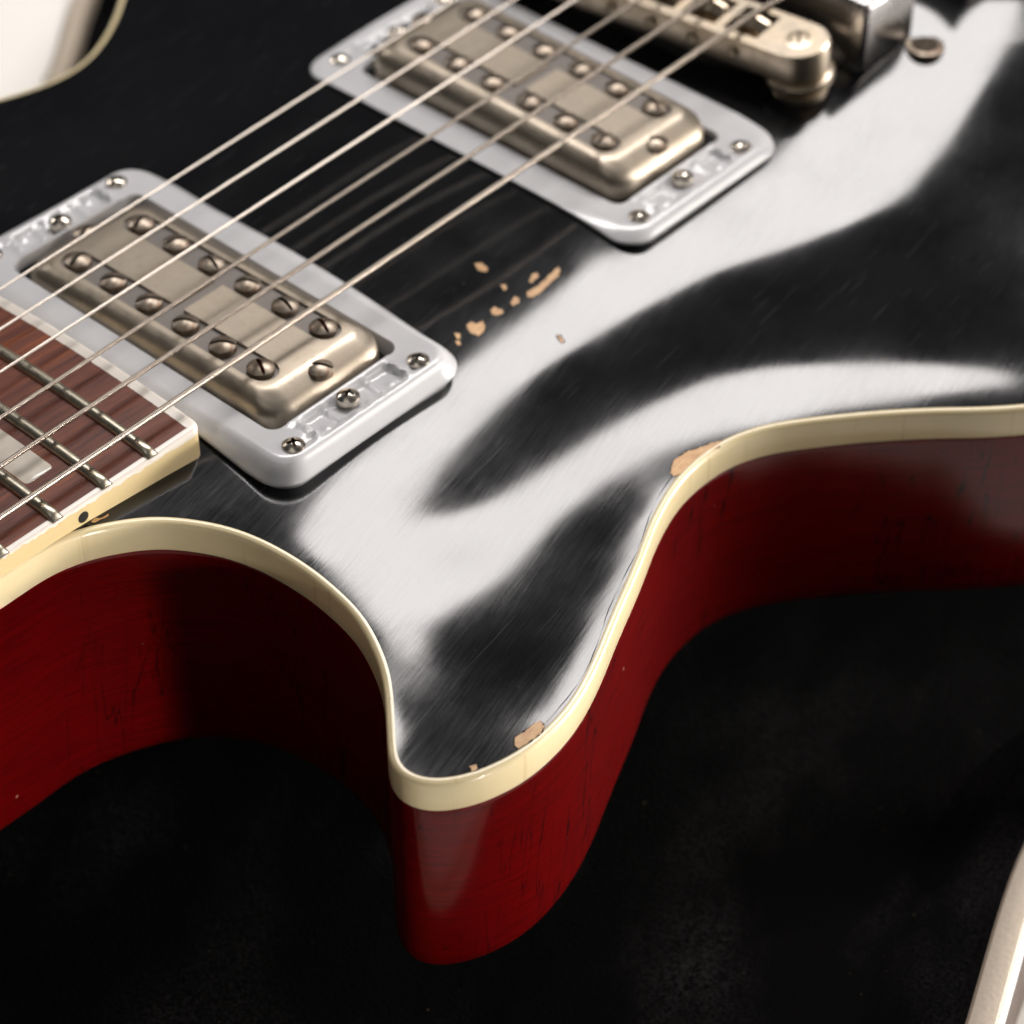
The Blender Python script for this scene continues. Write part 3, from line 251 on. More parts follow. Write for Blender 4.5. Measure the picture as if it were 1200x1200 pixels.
# ------------------------------------------------------------------ materials
class NT:
    def __init__(s, name):
        s.m = bpy.data.materials.new(name)
        s.m.use_nodes = True
        s.t = s.m.node_tree
        s.b = s.t.nodes['Principled BSDF']
        s.co = s.t.nodes.new('ShaderNodeTexCoord').outputs['Object']
    def node(s, typ, **kw):
        n = s.t.nodes.new('ShaderNode' + typ)
        for k, v in kw.items():
            setattr(n, k, v)
        return n
    def put(s, sock, v):
        if hasattr(v, 'is_linked') or hasattr(v, 'node'):
            s.t.links.new(v, sock)
        else:
            sock.default_value = v
    def set(s, **kw):
        names = dict(color='Base Color', metal='Metallic', rough='Roughness', ior='IOR', coat='Coat Weight', coat_rough='Coat Roughness', spec='Specular IOR Level', sheen='Sheen Weight', sheen_rough='Sheen Roughness', normal='Normal', coat_normal='Coat Normal', aniso='Anisotropic', sss='Subsurface Weight', trans='Transmission Weight', coat_tint='Coat Tint')
        for k, v in kw.items():
            s.put(s.b.inputs[names[k]], v)
        return s
    def map(s, scale=(1, 1, 1), rot=(0, 0, 0)):
        """object coordinates in mm, turned, then scaled"""
        m = s.node('Mapping', vector_type='TEXTURE')
        m.inputs['Rotation'].default_value = rot
        m.inputs['Scale'].default_value = tuple(S / k for k in scale)
        s.t.links.new(s.co, m.inputs['Vector'])
        return m.outputs[0]
    def noise(s, scale=1.0, stretch=(1, 1, 1), rot=(0, 0, 0), detail=3, rough=.55, dist=0.0):
        n = s.node('TexNoise')
        n.inputs['Scale'].default_value = scale
        n.inputs['Detail'].default_value = detail
        n.inputs['Roughness'].default_value = rough
        n.inputs['Distortion'].default_value = dist
        s.t.links.new(s.map(stretch, rot), n.inputs['Vector'])
        return n.outputs['Fac']
    def ramp(s, fac, stops, interp='LINEAR'):
        r = s.node('ValToRGB')
        r.color_ramp.interpolation = interp
        e = r.color_ramp.elements
        while len(e) < len(stops):
            e.new(0.5)
        for k, (p, c) in enumerate(stops):
            e[k].position = p
            c = c if isinstance(c, (tuple, list)) else (c, c, c)
            e[k].color = (c[0], c[1], c[2], 1)
        s.t.links.new(fac, r.inputs[0])
        return r.outputs[0]
    def mix(s, fac, a, b, blend='MIX'):
        n = s.node('Mix', data_type='RGBA', blend_type=blend)
        s.put(n.inputs[0], fac)
        for sock, v in ((n.inputs[6], a), (n.inputs[7], b)):
            s.put(sock, v if hasattr(v, 'node') else (v[0], v[1], v[2], 1))
        return n.outputs[2]
    def math(s, op, a, b=0.0):
        n = s.node('Math', operation=op)
        s.put(n.inputs[0], a)
        s.put(n.inputs[1], b)
        return n.outputs[0]
    def bump(s, h, strength=.3, dist=.1, normal=None):
        n = s.node('Bump')
        n.inputs['Strength'].default_value = strength
        n.inputs['Distance'].default_value = dist * S
        s.t.links.new(h, n.inputs['Height'])
        if normal is not None:
            s.t.links.new(normal, n.inputs['Normal'])
        return n.outputs[0]

def rgb(r, g, b):
    return (r, g, b, 1)

# black lacquer with hairline buffing marks
STREAK = (0, 0, math.radians(14.6))
t = NT('black_lacquer')
streak = t.noise(1.0, (.10, 2.2, 1), STREAK, 4, .66)
fine = t.noise(1.0, (.16, 2.9, 1), (0, 0, math.radians(21)), 3, .6)
blotch = t.noise(.06, detail=4)
hair = t.noise(1.0, (.05, 3.2, 1), (0, 0, math.radians(9)), 1, .4)
rough = t.ramp(t.math('ADD', t.math('MULTIPLY', blotch, .5), t.math('MULTIPLY', streak, .5)), [(.3, .055), (.7, .15)])
speck = t.ramp(t.noise(.75, (1, 1, 1), (0, 0, 0), 2, .5), [(.735, 0), (.80, 1)])
scr = t.ramp(hair, [(.70, 0), (.78, 1)])
t.set(color=t.mix(t.math('MULTIPLY', t.math('MAXIMUM', speck, scr), .35), (.0033, .0036, .0046), (.10, .10, .11)),
      rough=.42, ior=1.5, spec=t.ramp(t.math('ADD', t.math('MULTIPLY', blotch, .72), t.math('MULTIPLY', fine, .28)), [(.36, .014), (.66, .048)]), coat=1.0, coat_rough=rough,
      normal=t.bump(streak, .5, .05), coat_normal=t.bump(fine, .11, .025, t.bump(streak, .115, .03)))
M_BLACK = t.m

# aged cream plastic
t = NT('cream_plastic')
n1 = t.noise(.09, detail=3)
n2 = t.noise(1.0, (.55, .55, .02), detail=2)
col = t.mix(n1, (.76, .65, .41), (.67, .545, .31))
col = t.mix(t.ramp(n2, [(.62, 0), (.70, .35)]), col, (.50, .36, .17))
t.set(color=col, rough=.28, coat=.4, coat_rough=.15, sss=.0)
M_CREAM = t.m

t = NT('fingerboard_edge_plastic')           # yellowed lacquer worn off the upper edge to white plastic
geo = t.node('Separate' + 'XYZ')
t.t.links.new(t.map(), geo.inputs[0])
wob = t.noise(.35, (1, .1, .1), detail=4)
zz = t.math('ADD', geo.outputs['Z'], t.math('MULTIPLY', t.math('SUBTRACT', wob, .5), 2.4))
worn = t.ramp(t.math('DIVIDE', t.math('ADD', zz, 3.0), 4.0), [(.53, 0), (.56, 1)])
t.set(color=t.mix(worn, (.68, .53, .28), (.76, .70, .63)), rough=.32, coat=.3, coat_rough=.2)
M_EDGE = t.m

# cherry mahogany under gloss lacquer
t = NT('cherry_mahogany')
grain = t.noise(1.0, (.05, .05, .9), (0, 0, math.radians(10)), 5, .6, .3)
pores = t.noise(1.0, (.07, .07, 3.2), (0, math.radians(9), 0), 4, .72, .15)
crack = t.noise(1.0, (.34, .34, .020), (0, math.radians(7), 0), 2, .5, .15)
col = t.mix(grain, (.135, .0007, .0010), (.048, .0004, .0006))
col = t.mix(t.ramp(pores, [(.53, 0), (.68, .65)]), col, (.012, .0006, .0006))
cl = t.ramp(crack, [(.487, 0), (.4965, 1), (.5035, 1), (.513, 0)])
zone = t.ramp(t.noise(.028, detail=2), [(.46, 0), (.56, 1)])
col = t.mix(t.math('MULTIPLY', t.math('MULTIPLY', cl, zone), .85), col, (.008, .001, .001))
ding = t.ramp(t.noise(.55, detail=2), [(.765, 0), (.80, 1)])
col = t.mix(ding, col, (.35, .2, .12))
t.set(color=col, metal=.3, rough=.46, ior=1.45, coat=.58, coat_rough=.13, spec=.02, normal=t.bump(pores, .15, .05))
M_RED = t.m

# rosewood
t = NT('rosewood')
g1 = t.noise(1.0, (.03, .42, .4), (0, 0, math.radians(-2)), 5, .65, .25)
g2 = t.noise(1.0, (.12, 3.2, 1), (0, 0, math.radians(-3)), 3, .7)
col = t.ramp(g1, [(.28, (.06, .013, .010)), (.45, (.14, .038, .022)), (.56, (.18, .053, .028)), (.72, (.30, .078, .026))])
col = t.mix(t.ramp(g2, [(.53, 0), (.68, .9)]), col, (.035, .010, .008))
t.set(color=col, rough=.5, spec=.3, normal=t.bump(g2, .35, .08))
M_ROSE = t.m

def metal(name, ca, cb, ra, rb, sc=.25, bumpk=.0, rust=None):
    t = NT(name)
    n = t.noise(sc, detail=4)
    f = t.noise(3.0, detail=2)
    col = t.mix(t.ramp(n, [(.35, 0), (.65, 1)]), ca, cb)
    tarn = t.ramp(t.noise(.45, detail=6, rough=.75), [(.55, 0), (.75, .55)])
    col = t.mix(tarn, col, tuple(q * .45 for q in cb))
    if rust:
        col = t.mix(t.ramp(t.noise(.5, detail=5, rough=.7), [(.56, 0), (.66, .85)]), col, rust)
    t.set(color=col, metal=1.0, rough=t.ramp(n, [(.3, ra), (.7, rb)]))
    if bumpk:
        t.set(normal=t.bump(f, bumpk, .05))
    return t.m
M_NICKEL = metal('aged_nickel', (.46, .40, .325), (.37, .315, .25), .36, .47, .12, .05)
M_POLE = metal('pole_screw_nickel', (.37, .315, .255), (.25, .20, .155), .36, .50, .5, .08, (.20, .09, .04))
M_RUST = metal('rusted_slot', (.20, .05, .02), (.10, .03, .015), .6, .8, .8)
M_SLOT = metal('dark_slot', (.10, .08, .06), (.05, .04, .03), .5, .7, .8)
M_SCREW = metal('bright_screw_nickel', (.70, .64, .56), (.55, .48, .40), .18, .30, .6)
M_BRIDGE = metal('bridge_nickel', (.64, .55, .44), (.46, .38, .28), .28, .42, .2)
M_CHROME = metal('chrome', (.46, .445, .44), (.40, .385, .38), .22, .32, .1)
M_FRET = metal('fret_nickel', (.56, .52, .42), (.40, .36, .28), .26, .40, .5, .12)
M_ALU = metal('aluminium', (.85, .85, .87), (.78, .78, .80), .25, .35)
t = NT('string_steel')
w = t.node('TexWave', wave_type='BANDS', bands_direction='X')
w.inputs['Scale'].default_value = 1.1
t.t.links.new(t.map(), w.inputs['Vector'])
t.set(color=rgb(.60, .54, .48), metal=1.0, rough=.36)
M_PLAIN = t.m
t = NT('wound_string')
w = t.node('TexWave', wave_type='BANDS', bands_direction='X')
w.inputs['Scale'].default_value = .95
t.t.links.new(t.map(), w.inputs['Vector'])
t.set(color=rgb(.46, .395, .335), metal=1.0, rough=.38, normal=t.bump(w.outputs['Fac'], .5, .12))
M_WOUND = t.m

t = NT('silver_ring_plastic')
n1 = t.noise(.3, detail=3)
t.set(color=t.mix(n1, (.62, .618, .63), (.55, .55, .565)), metal=.0, rough=.28, coat=.6, coat_rough=.12, spec=.6)
M_RING = t.m
t = NT('grey_insert')
t.set(color=rgb(.20, .18, .165), rough=.45, metal=.6)
M_INSERT = t.m
t = NT('bare_maple')
n1 = t.ramp(t.noise(1.2, (.35, 2.2, 1), detail=5, rough=.7), [(.35, 0), (.65, 1)])
t.set(color=t.mix(n1, (.46, .22, .07), (.66, .40, .17)), rough=.42)
M_MAPLE = t.m
t = NT('dark_crack')
t.set(color=rgb(.006, .005, .005), rough=.8)
M_DARK = t.m
t = NT('pearl_inlay')
n1 = t.noise(.25, (1, .6, 1), detail=4, dist=1.0)
t.set(color=t.mix(n1, (.68, .62, .53), (.52, .47, .40)), rough=.28, coat=.4)
M_PEARL = t.m
t = NT('black_dot')
t.set(color=rgb(.01, .009, .008), rough=.4)
M_DOT = t.m
t = NT('black_plush')
n1 = t.noise(.024, (1, 1.6, 1), (0, 0, math.radians(21)), 3, .5)
n2 = t.noise(1.4, detail=3, rough=.7)
f = t.math('MULTIPLY', t.ramp(n1, [(.47, 0), (.78, 1)]), t.ramp(n2, [(.40, 0), (.66, 1)]))
lint = t.ramp(t.noise(.9, detail=1), [(.80, 0), (.83, 1)])
col = t.mix(f, (.0022, .0021, .0022), (.030, .028, .0285))  # paler patches paint light caught by the pile into the colour
t.set(color=t.mix(lint, col, (.12, .10, .06)), rough=.95, spec=.05, normal=t.bump(n2, .6, .6))
M_PLUSH = t.m
t = NT('cream_vinyl')
n1 = t.noise(.9, detail=3)
t.set(color=t.mix(n1, (.40, .335, .26), (.47, .40, .32)), rough=.55, normal=t.bump(n1, .3, .3))
M_VINYL = t.m
t = NT('brown_vinyl')
n1 = t.noise(1.1, detail=4)
t.set(color=t.mix(n1, (.07, .045, .032), (.045, .028, .02)), rough=.6, normal=t.bump(n1, .4, .4))
M_BROWN = t.m
t = NT('white_paper')
n1 = t.noise(.02, detail=3)
t.set(color=t.mix(n1, (.86, .83, .79), (.83, .80, .76)), rough=.8)
M_PAPER = t.m

# ------------------------------------------------------------------ setting: the table
tb = MB()
tb.box(-900, 900, -700, 900, -150, -112)
table = link('table_top', tb.mesh('table_top', smooth=False), M_PAPER)
table['kind'] = 'structure'

# ------------------------------------------------------------------ guitar case
RIM_Z = -72.0
case = empty('guitar_case', (-60, 0, -110))
case['label'] = 'open guitar case with black plush lining and pale cream rim under the guitar'
case['category'] = 'guitar case'
rim_in = [(-330, -88), (-262, -92), (-232, -106), (-209, -130), (-188, -155), (-166, -178), (-142, -182.5), (-125.4, -176), (-82.8, -159.7), (-52, -157), (-20, -172), (40, -200), (120, -205), (190, -165), (222, -80), (228, 0), (222, 80), (190, 165), (140, 215), (80, 232), (30, 218), (-5, 194), (-26.4, 176.5), (-52, 160), (-85, 152), (-130, 160), (-200, 165), (-260, 145), (-330, 115)]
def smooth_loop(P, n=10):
    out = []
    L = len(P)
    for i in range(L):
        a, b, c, dd = [Vector(P[(i + k) % L]) for k in (-1, 0, 1, 2)]
        for k in range(n):
            q = k / n
            out.append(.5 * (2 * b + (-a + c) * q + (2 * a - 5 * b + 4 * c - dd) * q * q + (-a + 3 * b - 3 * c + dd) * q ** 3))
    return out
rim_in = smooth_loop(rim_in)
def offset(P, dist):
    out = []
    L = len(P)
    for i in range(L):
        tn = (Vector(P[(i + 1) % L]) - Vector(P[i - 1])).normalized()
        out.append(Vector(P[i]) + Vector((tn.y, -tn.x)) * dist)      # outward for a counter-clockwise loop
    return out
def ring_loop(P, dist, z):
    return [(q.x, q.y, z) for q in offset(P, dist)]
b = MB()
b.loft([ring_loop(rim_in, -.1, RIM_Z - 6), ring_loop(rim_in, 0, RIM_Z - 1), ring_loop(rim_in, .6, RIM_Z - .2), ring_loop(rim_in, 1.6, RIM_Z), ring_loop(rim_in, 4.2, RIM_Z + .1), ring_loop(rim_in, 5.0, RIM_Z - .1), ring_loop(rim_in, 5.5, RIM_Z - .8), ring_loop(rim_in, 5.6, RIM_Z - 3)])
link('case_rim', b.mesh('case_rim'), M_VINYL, case)
b = MB()
b.loft([ring_loop(rim_in, 5.4, RIM_Z - 1.5), ring_loop(rim_in, 6.3, RIM_Z - 1.4), ring_loop(rim_in, 6.6, RIM_Z - 1.8), ring_loop(rim_in, 6.6, RIM_Z - 3.2), ring_loop(rim_in, 5.4, RIM_Z - 3.6)])
link('metal_trim', b.mesh('metal_trim'), M_ALU, case)
b = MB()
b.loft([ring_loop(rim_in, 5.5, RIM_Z - 3), ring_loop(rim_in, 6.4, RIM_Z - 3.7), ring_loop(rim_in, 6.8, RIM_Z - 5), ring_loop(rim_in, 6.8, -112)])
link('outer_shell', b.mesh('outer_shell'), M_BROWN, case)
b = MB()
nl = len(rim_in)
loops = [ring_loop(rim_in, .3, RIM_Z - 4), ring_loop(rim_in, -2.5, RIM_Z - 7), ring_loop(rim_in, -7, RIM_Z - 7.5), ring_loop(rim_in, -11, RIM_Z - 9), ring_loop(rim_in, -15, RIM_Z - 10.8), ring_loop(rim_in, -19, RIM_Z - 12)]
b.loft(loops)
fl = [Vector(q[:2]) for q in loops[-1]]
r0 = delaunay_2d_cdt(fl, [(i, (i + 1) % nl) for i in range(nl)], [], 1, 1e-4)
b.add([(q.x, q.y, RIM_Z - 12) for q in r0[0]], [tuple(f) for f in r0[2]])
link('plush_lining', b.mesh('plush_lining'), M_PLUSH, case)
b = MB()                                    # padded bolster the body rests on
b.loft([rrect(105, 62, 40, z, cx=20, cy=0) for z in (-86, -62, -58)] + [rrect(100, 57, 36, -56.6, cx=20)], True, False, True)
link('plush_pad', b.mesh('plush_pad'), M_PLUSH, case)

# ------------------------------------------------------------------ the guitar
guitar = empty('electric_guitar', (-20, 0, -56))
guitar['label'] = 'worn black electric guitar with cream edge binding and cherry red sides'
guitar['category'] = 'guitar'
BIND_H = 6.6
BACK_Z = -56.0
NO = len(OUTLINE)
OUT = [Vector(q) for q in OUTLINE]
# outline runs counter-clockwise or not? make it so that inward = left of travel
area2 = sum(OUT[i].x * OUT[(i + 1) % NO].y - OUT[(i + 1) % NO].x * OUT[i].y for i in range(NO))
if area2 < 0:
    OUT.reverse()
NRM = []
for i in range(NO):
    tn = (OUT[(i + 2) % NO] - OUT[i - 2]).normalized()
    NRM.append(Vector((-tn.y, tn.x)))        # inward
RIMW = 1.45
EDGE = [OUT[i] + NRM[i] * RIMW for i in range(NO)]
EZ = [top_z(q.x, q.y) for q in EDGE]
for _ in range(6):
    EZ = [(EZ[i - 1] + 2 * EZ[i] + EZ[(i + 1) % NO]) / 4 for i in range(NO)]

# body_top
pts = [q.copy() for q in EDGE]
edges = [(i, (i + 1) % NO) for i in range(NO)]
inner_ring = []
for dd in (.6, 1.3, 2.1):
    inner_ring += [OUT[i] + NRM[i] * (RIMW + dd) for i in range(0, NO)]
pts += inner_ring
def inside(x, y):
    c = False
    j = NO - 1
    for i in range(NO):
        a, e = OUT[i], OUT[j]
        if (a.y > y) != (e.y > y) and x < (e.x - a.x) * (y - a.y) / (e.y - a.y) + a.x:
            c = not c
        j = i
    return c
def near_edge(x, y):
    return min((x - q.x) ** 2 + (y - q.y) ** 2 for q in OUT[::2]) < 4.6 ** 2
x = -246.0
row = 0
while x < 184:
    vis = -222 < x < 80
    st = 2.0 if vis else 5.0
    y = -172.0
    while y < 172:
        fine_y = vis and -140 < y < 34
        if inside(x, y) and not near_edge(x, y):
            pts.append(Vector((x + (0.3 if row % 2 else 0), y)))
        y += 2.0 if fine_y else 5.0
    x += st
    row += 1
res = delaunay_2d_cdt(pts, edges, [], 1, 1e-4)
vs, fs = res[0], res[2]
orig = res[3]
verts = []
for k, q in enumerate(vs):
    z = top_z(q.x, q.y)
    verts.append((q.x, q.y, z))
for k, og in enumerate(orig):
    for o_ in og:
        if o_ < NO:
            verts[k] = (verts[k][0], verts[k][1], EZ[o_])
me = bpy.data.meshes.new('body_top')
me.from_pydata([(v[0] * S, v[1] * S, v[2] * S) for v in verts], [], [tuple(f) for f in fs])
if me.polygons and sum(p.normal.z for p in me.polygons) < 0:
    me.flip_normals()
me.polygons.foreach_set('use_smooth', [True] * len(me.polygons))
me.normals_split_custom_set_from_vertices([tuple(top_normal(v[0], v[1])) for v in verts])
body_top = link('body_top', me, M_BLACK, guitar)
body_top['label'] = 'glossy black carved top with scuffed finish'

def sweep(name, section, mat, parent, cap_last=False, bz=None):
    """section: list of (inward offset, height function of index)"""
    loops = []
    for off, hz in section:
        loops.append([(OUT[i].x + NRM[i].x * off, OUT[i].y + NRM[i].y * off, hz(i)) for i in range(NO)])
    m = MB()
    m.loft(loops, True, False, cap_last)
    return link(name, m.mesh(name, angle=60), mat, parent)
def rel(dz):
    return lambda i: EZ[i] + dz
binding = sweep('body_binding', [(RIMW, rel(-.35)), (RIMW - .02, rel(-.01)), (1.1, rel(.03)), (.7, rel(-.03)), (.38, rel(-.17)), (.16, rel(-.42)), (.04, rel(-.8)), (0, rel(-1.3)), (0, rel(-3.5)), (.02, rel(-BIND_H + .25)), (.12, rel(-BIND_H))], M_CREAM, guitar)
def flat(z):
    return lambda i: z
side = sweep('body_side', [(.22, rel(-BIND_H + .05)), (.10, rel(-BIND_H - .25)), (.06, rel(-BIND_H - .9)), (.05, rel(-BIND_H - 8)), (.05, lambda i: (EZ[i] - BIND_H - 8) * .5 + (BACK_Z + 5) * .5), (.05, flat(BACK_Z + 5)), (.2, flat(BACK_Z + 3.4)), (.7, flat(BACK_Z + 2)), (1.6, flat(BACK_Z + .9)), (3, flat(BACK_Z + .25)), (4.6, flat(BACK_Z))], M_RED, guitar, True)
side['label'] = 'cherry red mahogany side with dark crazing lines'

# the fine dark line where lacquer and binding have parted, along the horn
lo = min(range(NO), key=lambda i: (OUT[i] - Vector((-172, -114.7))).length)
hi = min(range(NO), key=lambda i: (OUT[i] - Vector((-101, -90.4))).length)
a, e = (lo, hi) if lo < hi else (hi, lo)
if e - a > NO // 2:
    a, e = e, a + NO
m = MB()
wob = [0] * 400
rnd = random.Random(3)
L0, L1 = [], []
for n_, i in enumerate(range(a, e + 1)):
    k = i % NO
    o_ = RIMW + .35 + .28 * math.sin(n_ * .31) + rnd.uniform(-.05, .05)
    wd = .10 + .07 * math.sin(n_ * .83 + 1)
    for LL, oo in ((L0, o_), (L1, o_ + wd)):
        q = OUT[k] + NRM[k] * oo
        LL.append((q.x, q.y, top_z(q.x, q.y) + .03))
m.loft([L0, L1], False)
link('lacquer_crack', m.mesh('lacquer_crack'), M_DARK, body_top)

# paint chips down to bare maple
def chip_mesh(poly, lift, grow=0.0, seed=0):
    P = [Vector(q) for q in poly]
    n = len(P)
    rn = random.Random(seed)
    fine_ = []
    for i in range(n):
        a_, b_ = P[i], P[(i + 1) % n]
        k = max(1, int((b_ - a_).length / .5))
        for j in range(k):
            q = a_ + (b_ - a_) * j / k
            fine_.append(q + Vector((rn.uniform(-.13, .13), rn.uniform(-.13, .13))))
    c_ = sum(fine_, Vector((0, 0))) / len(fine_)
    fine_ = [q + (q - c_).normalized() * grow for q in fine_]
    r_ = delaunay_2d_cdt(fine_, [(i, (i + 1) % len(fine_)) for i in range(len(fine_))], [], 1, 1e-5)
    return mesh('paint_chip', [(q.x, q.y, top_z(q.x, q.y) + lift) for q in r_[0]], [tuple(f) for f in r_[2]])
for k, poly in enumerate(CHIPS):
    link('chip_edge', chip_mesh(poly, .025, .22, k + 50), M_DARK, body_top)
    link('paint_chip', chip_mesh(poly, .055, 0, k), M_MAPLE, body_top)

# ------------------------------------------------------------------ screws (meshes shared between alike screws)
def screw_mesh(name, R, cyl, dome, kind, w, L, depth, n=48):
    def rs(a):
        sx, cx = abs(math.sin(a)) + 1e-6, abs(math.cos(a)) + 1e-6
        r = min(L, (w / 2) / sx)
        if kind == 'cross':
            r = max(r, min(L, (w / 2) / cx))
        return r
    A = [2 * math.pi * (i + .5) / n for i in range(n)]
    def zt(r):
        return cyl + dome * (1 - (r / R) ** 2)
    loops = [[(R * math.cos(a_), R * math.sin(a_), 0) for a_ in A], [(R * math.cos(a_), R * math.sin(a_), cyl - .12 * R) for a_ in A], [(R * .985 * math.cos(a_), R * .985 * math.sin(a_), cyl + .02) for a_ in A]]
    for f in (.93, .75, .5, .25, .08, 0):
        l = []
        for a_ in A:
            r0 = rs(a_)
            r = r0 + (R - r0) * f if r0 < R * .93 else r0 + (R * .985 - r0) * f * .2
            l.append((r * math.cos(a_), r * math.sin(a_), zt(min(r, R))))
        loops.append(l)
    m = MB()
    m.loft(loops, True, True, False)
    nf = len(m.f)
    k0 = len(m.v) - n
    lo_ = [(rs(a_) * .86 * math.cos(a_), rs(a_) * .86 * math.sin(a_), zt(rs(a_)) - depth) for a_ in A]
    m.v += lo_
    m.v.append((0, 0, cyl + dome - depth * 1.25))
    for i in range(n):
        j = (i + 1) % n
        m.f.append((k0 + i, k0 + j, k0 + n + j, k0 + n + i))
        m.f.append((k0 + n + i, k0 + n + j, k0 + 2 * n))
    me_ = m.mesh(name, angle=35)
    for p in me_.polygons:
        p.material_index = 0
    for p in list(me_.polygons)[nf:]:
        p.material_index = 1
    return me_
POLE = screw_mesh('pole_screw', 2.6, 1.2, .85, 'slot', .75, 2.45, .85)
POLE_RUST = POLE.copy()
RINGSCREW = screw_mesh('ring_screw', 2.15, .30, .85, 'cross', .62, 1.25, .8)
HEIGHTSCREW = screw_mesh('height_screw', 2.2, 1.2, .9, 'cross', .62, 1.2, .8)
SADDLESCREW = screw_mesh('saddle_screw', 1.35, .8, .7, 'slot', .45, 1.3, .5, 24)
for me_, ms in ((POLE, (M_POLE, M_SLOT)), (POLE_RUST, (M_POLE, M_RUST)), (RINGSCREW, (M_SCREW, M_SLOT)), (HEIGHTSCREW, (M_SCREW, M_SLOT)), (SADDLESCREW, (M_BRIDGE, M_SLOT))):
    for mm in ms:
        me_.materials.append(mm)

# ------------------------------------------------------------------ pickups
def ring_mesh(cx, cy, ztop, zlow, tilt):
    HX, HY = 24.3, 46.3
    OX = .6                                   # the frame reaches further towards the bridge
    IX = .25
    def bump_z(x, y):
        ay = abs(y)
        dz = 0.0
        inx = sm((11.2 - abs(x)) / .8)
        iny = sm((ay - 37.3) / .6) * sm((43.3 - ay) / .8)
        dz -= 1.0 * inx * iny
        # cast ribs and bosses in the recess
        for rx, wd, hh in ((-11.6, .7, .45), (11.6, .7, .45), (-5.2, .6, .55), (5.2, .6, .55)):
            dz += hh * math.exp(-((x - rx) / wd) ** 2) * iny
        for bx, by in ((-2.2, 42.2), (2.2, 42.2), (-8.3, 41.8), (8.3, 41.8)):
            dz += .55 * math.exp(-((x - bx) ** 2 + (ay - by) ** 2) / .9)
        iny2 = sm((ay - 41.0) / .7) * sm((43.2 - ay) / .8)
        dz -= .35 * iny2 * sm((abs(x) - 11.5) / .6) * sm((16.5 - abs(x)) / .8)
        # raised lip round the opening
        dz += .30 * sm((37.5 - ay) / .4) * sm((ay - 36.0) / .4) * sm((13.5 - abs(x)) / 1.0)
        return dz
    def tz(x, y):
        return ztop + tilt * y
    loops = []
    def low(x, y):                             # the frame's lower edge floats a little over the falling arch
        return max(top_z(cx + x, cy + y) + .2, ztop - 4.4 + (2.0 if ztop < 3.5 else 0))
    for dx, f, up, r in ((1.3, None, 0, 5.6), (.5, 0, 0, 6.0), (.08, 0, .2, 6.2), (0, 0, .55, 6.2), (.05, 0, .8, 6.2), (.35, .06, .9, 6.1), (1.0, .30, .9, 5.8), (1.9, .56, .9, 5.3), (2.9, .80, .9, 4.8), (3.8, .95, .9, 4.3), (4.8, .998, .9, 4.0)):
        if f is None:
            loops.append(rrect(HX - dx, HY - dx, r, lambda x, y: top_z(cx + x, cy + y) - .4, 8, 44, 24, OX))
        else:
            def zz(x, y, f=f, up=up):
                z0 = low(x, y) + up
                return min(z0 + f * (tz(x, y) - z0), tz(x, y)) + (bump_z(x, y) if f > .9 else 0)
            loops.append(rrect(HX - dx * .8, HY - dx * .55, r, zz, 8, 44, 24, OX))
    HX1, HY1 = HX - 4.8 * .8, HY - 4.8 * .55
    for i in range(1, 13):
        q = i / 12
        loops.append(rrect(HX1 + (16.4 - HX1) * q, HY1 + (36.3 - HY1) * q, 4.0 + (2.6 - 4.0) * q, lambda x, y: tz(x, y) + bump_z(x, y), 8, 44, 24, OX + (IX - OX) * q))
    loops.append(rrect(16.25, 36.1, 2.5, lambda x, y: tz(x, y) - .35, 8, 44, 24, IX))
    loops.append(rrect(16.2, 36.05, 2.5, lambda x, y: zlow, 8, 44, 24, IX))
    m = MB()
    m.loft(loops)
    return m.mesh('pickup_ring', angle=50)

